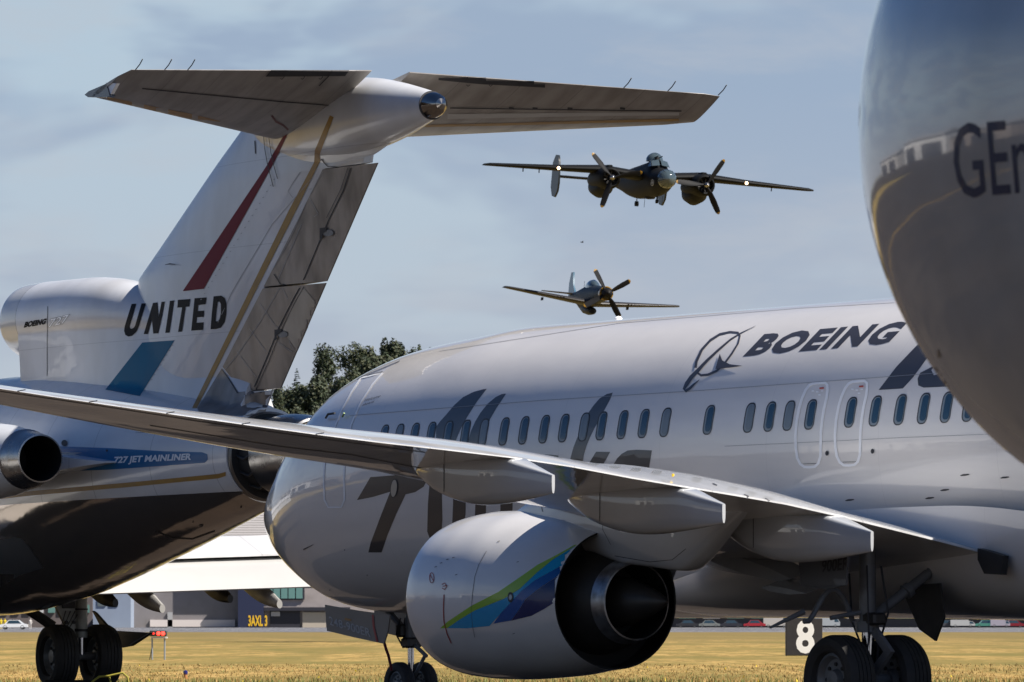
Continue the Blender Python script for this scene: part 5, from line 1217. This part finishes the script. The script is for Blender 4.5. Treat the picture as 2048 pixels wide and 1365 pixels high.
BFU = [(4.55, .10, -.14, .06, 0), (4.4, .34, -.36, .30, 0), (4.0, .52, -.56, .48, 0), (3.4, .62, -.72, .60, 0), (2.8, .70, -.84, .68, 0), (2.3, .80, -.90, .70, 0), (1.9, 1.28, -.93, .71, .1), (1.2, 1.34, -.96, .71, .1), (0, 1.24, -.98, .71, .1), (-2, 1.12, -.95, .70, .1), (-4, 1.02, -.78, .64, .1), (-6.5, .86, -.34, .50, .2), (-9, .72, .02, .34, .35), (-10.8, .62, .18, .26, .4), (-11.4, .50, .28, .14, .4)]
tb = [(-r[0],) + r[1:] for r in BFU]
b = MB(); b.loft([[Vector((-x, p.y, p.z)) for p in ring(0, *interp(tb, x), n=40)] for x in [-4.55 + 15.95 * (i / 60) for i in range(61)]], M['olive'])
b.loft([[Vector((-x, p.y, p.z)) for p in ring(0, *q, n=24)] for x, q in ((-1.0, (-.9, -1.0, .1, -.96)), (-.6, (-.9, -1.05, .25, -.96)), (0, (-.9, -1.04, .3, -.96)), (.5, (-.9, -.99, .1, -.95)))], M['olive'])
bf = b.build('fuselage', bo, angle=40)
g = MB(); g.revolve([(0, .58), (.2, .56), (.42, .44), (.58, .24), (.64, .002)], (4.05, 0, .06), (1, 0, 0), M['clear'], 24); g.build('nose_glazing', bf)
g = MB()
for k in range(6): a = pi * k / 6; g.tube([(4.08 + .58 * cos(t) * .98, .58 * sin(t) * cos(a), .06 + .58 * sin(t) * sin(a)) for t in (-pi / 2 + pi * q / 12 for q in range(13))], .014, M['propblack'], 5)
g.build('nose_glazing_frame', bf)
for y0 in (-1, 1):
    g = MB(); g.prism([(1.95, .06 * y0, 1.30), (2.42, .06 * y0, .92), (2.40, .52 * y0, .86), (1.94, .50 * y0, 1.18)], (.02, 0, .02), M['clear']); g.build('windscreen', bf, smooth=False)
    g = MB(); g.prism([(1.85, .50 * y0, 1.22), (2.32, .56 * y0, .86), (1.85, .66 * y0, .84)], (0, .02 * y0, 0), M['clear']); g.build('side_window', bf, smooth=False)
g = MB(); g.revolve([(0, .52), (.18, .52), (.36, .42), (.5, .24), (.54, .002)], (.75, 0, 1.22), (0, 0, 1), M['clear'], 24)
for k in range(3): a = pi * k / 3; g.tube([(.75 + .53 * cos(t) * cos(a), .53 * cos(t) * sin(a), 1.22 + .54 * sin(t)) for t in (pi * q / 10 for q in range(11))], .016, M['propblack'], 5)
for s in (-1, 1): g.tube([(.9, .13 * s, 1.42), (2.1, .13 * s, 1.50)], .03, M['propblack'], 6)
g.build('top_turret', bf)
g = MB(); g.revolve([(0, .16), (.12, .12), (.18, .002)], (1.4, 0, 1.34), (0, 0, 1), M['propblack'], 12); g.tube([(-.4, .05, 1.2), (-.45, .05, 1.6)], .012, M['propblack'], 5); g.tube([(-1, 0, -.95), (-1.05, 0, -1.5)], .014, M['propblack'], 5); g.tube([(2.2, .3, -.9), (2.1, .3, -1.45)], .012, M['propblack'], 5); g.tube([(2.4, -.1, -.9), (2.4, -.1, -1.2)], .05, M['propblack'], 6); g.revolve([(-.07, .12), (.07, .12)], (2.4, -.1, -1.25), (0, 1, 0), M['propblack'], 14, cap=True)
g.tube([(-3.4, .1, -.7), (-3.4, .1, -1.15)], .03, M['propblack'], 5); g.revolve([(-.1, .16), (.1, .16)], (-3.4, .1, -1.2), (0, 1, 0), M['propblack'], 14, cap=True); g.build('antenna', bf)
g = MB()
em2 = mat('round nose emblem', (.45, .46, .44), .5); g.revolve([(0, .20), (.012, .20), (.013, .15)], (3.15, -.64, -.18), (.25, -1, 0), em2, 24); g.revolve([(.014, .09), (.015, .002)], (3.15, -.64, -.18), (.25, -1, 0), em2, 18); g.build('nose_emblem', bf)
w = MB()
w.loft(wing_rings([(y, -(.95 - .0 * y) - 0, 0, 0, 0, .1, 0) for y in (0,)], 10)[:1] * 0 or [[Vector((-p.x, p.y, p.z)) for p in r] for r in wing_rings([(-10.3, -.15, .28, 1.0, .28, .10, .02), (-10.0, -.35, .30, 1.25, .28, .12, .02), (-6, -.62, .40, 1.75, .36, .15, .02), (-3.0, -.95, .52, 2.25, .46, .17, .02), (0, -1.0, .22, 2.4, .15, .17, .02), (3.0, -.95, .52, 2.25, .46, .17, .02), (6, -.62, .40, 1.75, .36, .15, .02), (10.0, -.35, .30, 1.25, .28, .12, .02), (10.3, -.15, .28, 1.0, .28, .10, .02)], 16)], M['olive'])
wo = w.build('wing', bo, angle=50)
for y in (-5.9, 5.9):
    l_ = MB(); l_.revolve([(0, .10), (.05, .09), (.08, .002)], (.62, y, .38), (1, 0, 0), M['lamp'], 16); l_.build('landing_lamp', wo)
for y in (-8.0, -7.0, 7.6): 
    l_ = MB(); l_.tube([(.2, y, .25), (.2, y, .02)], .035, M['propblack'], 6); l_.build('wing_probe', wo)
for sg in (-1, 1):
    e = MB(); cy = sg * 2.95
    e.revolve([(2.05, .44), (2.12, .52), (2.05, .60), (1.7, .68), (1.1, .72), (.4, .72), (-.5, .70), (-1.6, .58), (-2.6, .36), (-3.3, .10)], (0, cy, -.02), (1, 0, 0), M['olive'], 36)
    e.revolve([(2.05, .44), (1.75, .42), (1.7, .1)], (0, cy, -.02), (1, 0, 0), M['propblack'], 30)
    e.loft([[Vector((x, cy + w2 * cos(a), z + h * sin(a))) for a in (2 * pi * k / 20 for k in range(20))] for x, w2, z, h in ((1.5, .3, -.35, .3), (.6, .52, -.55, .50), (-.6, .56, -.62, .55), (-1.8, .46, -.50, .45), (-2.9, .2, -.25, .2))], M['olive'])
    for k in range(9): a = 2 * pi * k / 9; e.tube([(1.78, cy + .18 * cos(a), -.02 + .18 * sin(a)), (1.80, cy + .40 * cos(a), -.02 + .40 * sin(a))], .06, M['dark'], 6)
    e.box((1.2, cy, .70), (.9, .34, .16), M['olive'], bevel=.05); eo = e.build('engine', bo, angle=40)
    p = MB(); 
    a0 = radians(134 if sg < 0 else 58)
    for k in range(3): blade(p, a0 + 2 * pi * k / 3 + (0 if sg < 0 else 0), 1.92, M['propblack'], M['propyellow'])
    p.revolve([(-.2, .17), (.1, .17), (.25, .12), (.32, .002)], (0, 0, 0), (1, 0, 0), M['steel'], 18)
    po = p.build('propeller', eo, angle=50); po.location = (2.3, cy, -.02)
    f = MB(); fy = sg * 3.45
    f.prism([(-9.4, fy - .06, .05), (-9.6, fy - .06, 1.35), (-9.9, fy - .06, 1.75), (-10.5, fy - .06, 1.80), (-11.2, fy - .06, 1.35), (-11.35, fy - .06, -.2), (-10.9, fy - .06, -.75), (-10.2, fy - .06, -.85), (-9.6, fy - .06, -.5)], (0, .12, 0), mat('paler fin', (.010, .014, .017), .4)); f.build('tail_fin', bo, angle=50)
t = MB(); t.loft([[Vector((-p.x, p.y, p.z)) for p in r] for r in wing_rings([(-3.45, 9.5, .45, 11.1, .45, .1, 0), (3.45, 9.5, .45, 11.1, .45, .1, 0)], 10)], M['olive']); t.build('tailplane', bo, angle=50)

pm_m = air_frame(1186, 590, 392, 14, -5.5, -1)
po_ = bpy.data.objects.new('fighter', None); COL.objects.link(po_); po_.matrix_world = pm_m; tag(po_, 'single-engine propeller fighter with yellow nose and belly scoop flying low over the white jet', 'fighter plane')
PF = [(-3.25, .30, -.36, .30, 0), (-2.6, .42, -.50, .38, 0), (-1.5, .52, -.62, .43, 0), (-.6, .58, -.70, .45, 0), (.2, .62, -.80, .45, 0), (1.2, .60, -.95, .45, 0), (2.2, .50, -.92, .42, 0), (3.2, .40, -.62, .34, 0), (4.6, .30, -.26, .22, .05), (5.6, .26, -.02, .10, .1), (5.95, .2, .06, .03, .13)]
b = MB(); b.loft([[Vector((-x, p.y, p.z)) for p in ring(0, *interp(PF, x), n=36)] for x in [-3.25 + 9.2 * i / 50 for i in range(51)]], M['p51'])
ye = mat('yellow nose band', (.26, .15, .01), .35, coat=.4)
b.revolve([(0, .335), (.02, .40), (.55, .455), (.56, .40)], (2.72, 0, -.03), (1, 0, 0), ye, 32)
bf = b.build('fuselage', po_, angle=40)
s = MB(); s.loft([[Vector((x, w2 * cos(a), z + h * sin(a) * (1 if sin(a) < 0 else .8))) for a in (2 * pi * k / 20 for k in range(20))] for x, w2, z, h in ((.25, .24, -1.05, .16), (.1, .30, -1.0, .26), (-.6, .34, -.92, .34), (-1.6, .30, -.8, .34), (-2.6, .14, -.6, .3))], M['p51']); s.revolve([(0, .14), (.01, .002)], (.26, 0, -1.05), (1, 0, 0), M['propblack'], 16); s.build('belly_scoop', bf)
s = MB(); s.revolve([(0, .36), (.2, .35), (.45, .27), (.62, .16), (.70, .002)], (3.27, 0, -.03), (1, 0, 0), M['propblack'], 28); s.revolve([(-.005, .368), (.10, .362)], (3.27, 0, -.03), (1, 0, 0), ye, 28)
so = s.build('spinner', bf)
p = MB()
for k in range(4): blade(p, radians(34 + 90 * k), 1.7, M['propblack'], M['propyellow'])
p_ = p.build('propeller', bf, angle=50); p_.location = (3.48, 0, -.03)
c = MB(); c.loft([[Vector((-x, w2 * cos(a), .50 + h * max(sin(a), -.3))) for a in (2 * pi * k / 24 for k in range(24))] for x, w2, h in ((-.75, .05, .05), (-.4, .30, .30), (.1, .34, .46), (.7, .33, .44), (1.4, .22, .26), (1.9, .03, .04))], M['clear']); co_ = c.build('canopy', bf)
c = MB(); c.revolve([(-.10, .002), (-.07, .09), (.03, .12), (.12, .08), (.14, .002)], (-.15, 0, .80), (0, 0, 1), M['propblack'], 14); c.build('pilot_helmet', co_)
c = MB(); c.tube([(-2.4, 0, .5), (-2.45, 0, .95)], .012, M['propblack'], 5); c.build('antenna', bf)
w = MB(); w.loft([[Vector((-p.x, p.y, p.z)) for p in r] for r in wing_rings([(-5.64, -.15, -.12, 1.05, -.12, .10, .01), (-5.4, -.30, -.14, 1.15, -.14, .11, .01), (-1.3, -.95, -.50, 1.55, -.50, .14, .01), (0, -1.25, -.60, 1.7, -.6, .14, .01), (1.3, -.95, -.50, 1.55, -.50, .14, .01), (5.4, -.30, -.14, 1.15, -.14, .11, .01), (5.64, -.15, -.12, 1.05, -.12, .10, .01)], 14)], M['p51wing']); wo = w.build('wing', po_, angle=50)
for y in (-2.5, -2.3, -2.1, 2.1, 2.3, 2.5): l_ = MB(); l_.tube([(.80, y, -.42), (1.05, y, -.42)], .035, M['propblack'], 6); l_.build('gun_barrel', wo)
for y in (-3.3, 2.25): l_ = MB(); l_.box((.2, y, -.62), (.5, .06, .20), M['propblack'], bevel=.02); l_.build('wing_rack', wo)
f = MB(); f.prism([(-4.4, -.05, .2), (-5.1, -.05, .85), (-5.35, -.05, 1.62), (-5.85, -.05, 1.62), (-6.15, -.05, .9), (-6.1, -.05, .1)], (0, .10, 0), mat('blue tail paint', (.03, .10, .16), .3, coat=.4)); f.build('tail_fin', po_, angle=50)
t = MB(); t.loft([[Vector((-p.x, p.y, p.z)) for p in r] for r in wing_rings([(-2.0, 4.9, .22, 5.6, .22, .09, 0), (0, 4.5, .22, 5.75, .22, .09, 0), (2.0, 4.9, .22, 5.6, .22, .09, 0)], 10)], M['p51wing']); t.build('tailplane', po_, angle=50)
# a bird, a speck above the fighter
b = MB(); b.loft([[Vector((x, r * cos(a), r * sin(a))) for a in (2 * pi * k / 8 for k in range(8))] for x, r in ((-.16, .01), (-.08, .03), (0, .05), (.1, .04), (.16, .01))], M['propblack']); b.add([(-.05, 0, .02), (.08, 0, .02), (.03, .32, .08), (-.06, .30, .08), (.03, -.32, .1), (-.06, -.30, .1)], [(0, 1, 2, 3), (0, 5, 4, 1)], M['propblack'])
bd = b.build('bird'); bd.location = ((1164 - 1024) / F * 200, 200, height_of(485, 200)); bd.rotation_euler = (0, 0, .4); bd.scale = (.35, .35, .35); tag(bd, 'tiny dark bird in the open sky above the fighter plane', 'bird')

# ------------------------------------------------------------------ airfield furniture in the grass
DS = 12500 * 1.3 / (1312 - 1243)
sg_ = empty('distance_sign', loc=((1608.5 - 1024) / F * DS, DS, 0)); tag(sg_, 'black square sign with a white number 8 standing in the dry grass by the wheels', 'sign')
wS = 73 / F * DS; hS = 75 / F * DS; b = MB(); b.box((0, .35, hS / 2), (wS, .7, hS), mat('black sign face', (.022, .02, .022), .55, dirt=.3, dirt_scale=(6, 6, 6), dirt_col=(.05, .045, .04)), bevel=.02); b.build('panel', sg_, angle=30)
tb_ = text_bm('8', .03); text_fit(tb_, (-.31, .08), (.70, 0), (0, 1.27)); b = MB(); wm_ = mat('white sign number', (.78, .78, .76), .5)
b.add([(v.co.x, -.008, v.co.y) for v in tb_.verts], [tuple(v.index for v in f.verts) for f in tb_.faces], wm_); tb_.free(); b.build('number', sg_, smooth=False)
b = MB(); 
for x in (-.5, .5): b.box((x, .35, -.02), (.12, .5, .08), M['dark'])
b.build('foot', sg_, smooth=False)
DP = 12500 * 1.3 / (1320 - 1243)
pa = empty('approach_light', loc=((316 - 1024) / F * DP, DP, 0)); tag(pa, 'runway approach light box with three red lamps on thin legs in the grass', 'runway light'); k = DP / F
b = MB(); b.box((0, .2, (1320 - 1267.5) * k), (34 * k, .5, 11 * k), M['dark'], bevel=.02); pb = b.build('lamp_box', pa)
redl = mat('red lamp lit', (.9, .05, .03), .3, emit=((1.0, .03, .02), 3.0))
for x, r in ((-9, 2.4), (1, 4.1), (10, 4.1)):
    b = MB(); b.revolve([(0, r * k), (.03, r * k * .8), (.04, .001)], (x * k, -.05, (1320 - 1267.5) * k), (0, -1, 0), redl if x > -5 else mat('dim red lamp', (.5, .03, .02), .3, emit=((1, .03, .02), .8)), 18); b.build('lamp', pb)
b = MB(); b.box((2 * k, .2, (1320 - 1275.5) * k), (32 * k, .4, 3 * k), mat('pale bracket', (.6, .6, .58), .5)); b.build('bracket', pa, smooth=False)
for x in (-12, 13):
    b = MB(); b.tube([(x * k, .1, (1320 - 1275) * k), (x * k, .1, 0)], 1.7 * k, mat('galvanised leg', (.30, .33, .36), .5, metal=.4), 10)
    if x < 0: b.tube([((x - 1) * k, .1, 22 * k), ((x - 5) * k, .1, 0)], 1 * k, M['dark'], 6)
    b.build('leg', pa)
DT = 141.0
tl = empty('taxiway_light', loc=((371 - 1024) / F * DT, DT, 0)); tag(tl, 'small blue taxiway edge light low in the grass at the bottom edge', 'taxiway light')
b = MB(); b.revolve([(0, .05), (.0, .05), (.10, .04)], (0, 0, 0), (0, 0, 1), mat('amber base', (.35, .15, .04), .6), 16, cap=True); b.build('base', tl)
b = MB(); b.revolve([(.10, .045), (.14, .055), (.18, .045), (.20, .002)], (0, 0, 0), (0, 0, 1), mat('blue lens', (.01, .01, .12), .15, coat=1), 18); b.build('lens', tl)
b = MB(); x = (1317 - 1024) / F * 330; b.tube([(x, 330, 0), (x, 330, .34)], .03, M['seam'], 8); b.revolve([(0, .05), (.12, .05), (.14, .001)], (x, 330, .30), (0, 0, 1), M['seam'], 10); tag(b.build('marker_post'), 'tiny black marker post in the grass right of the engine', 'post')
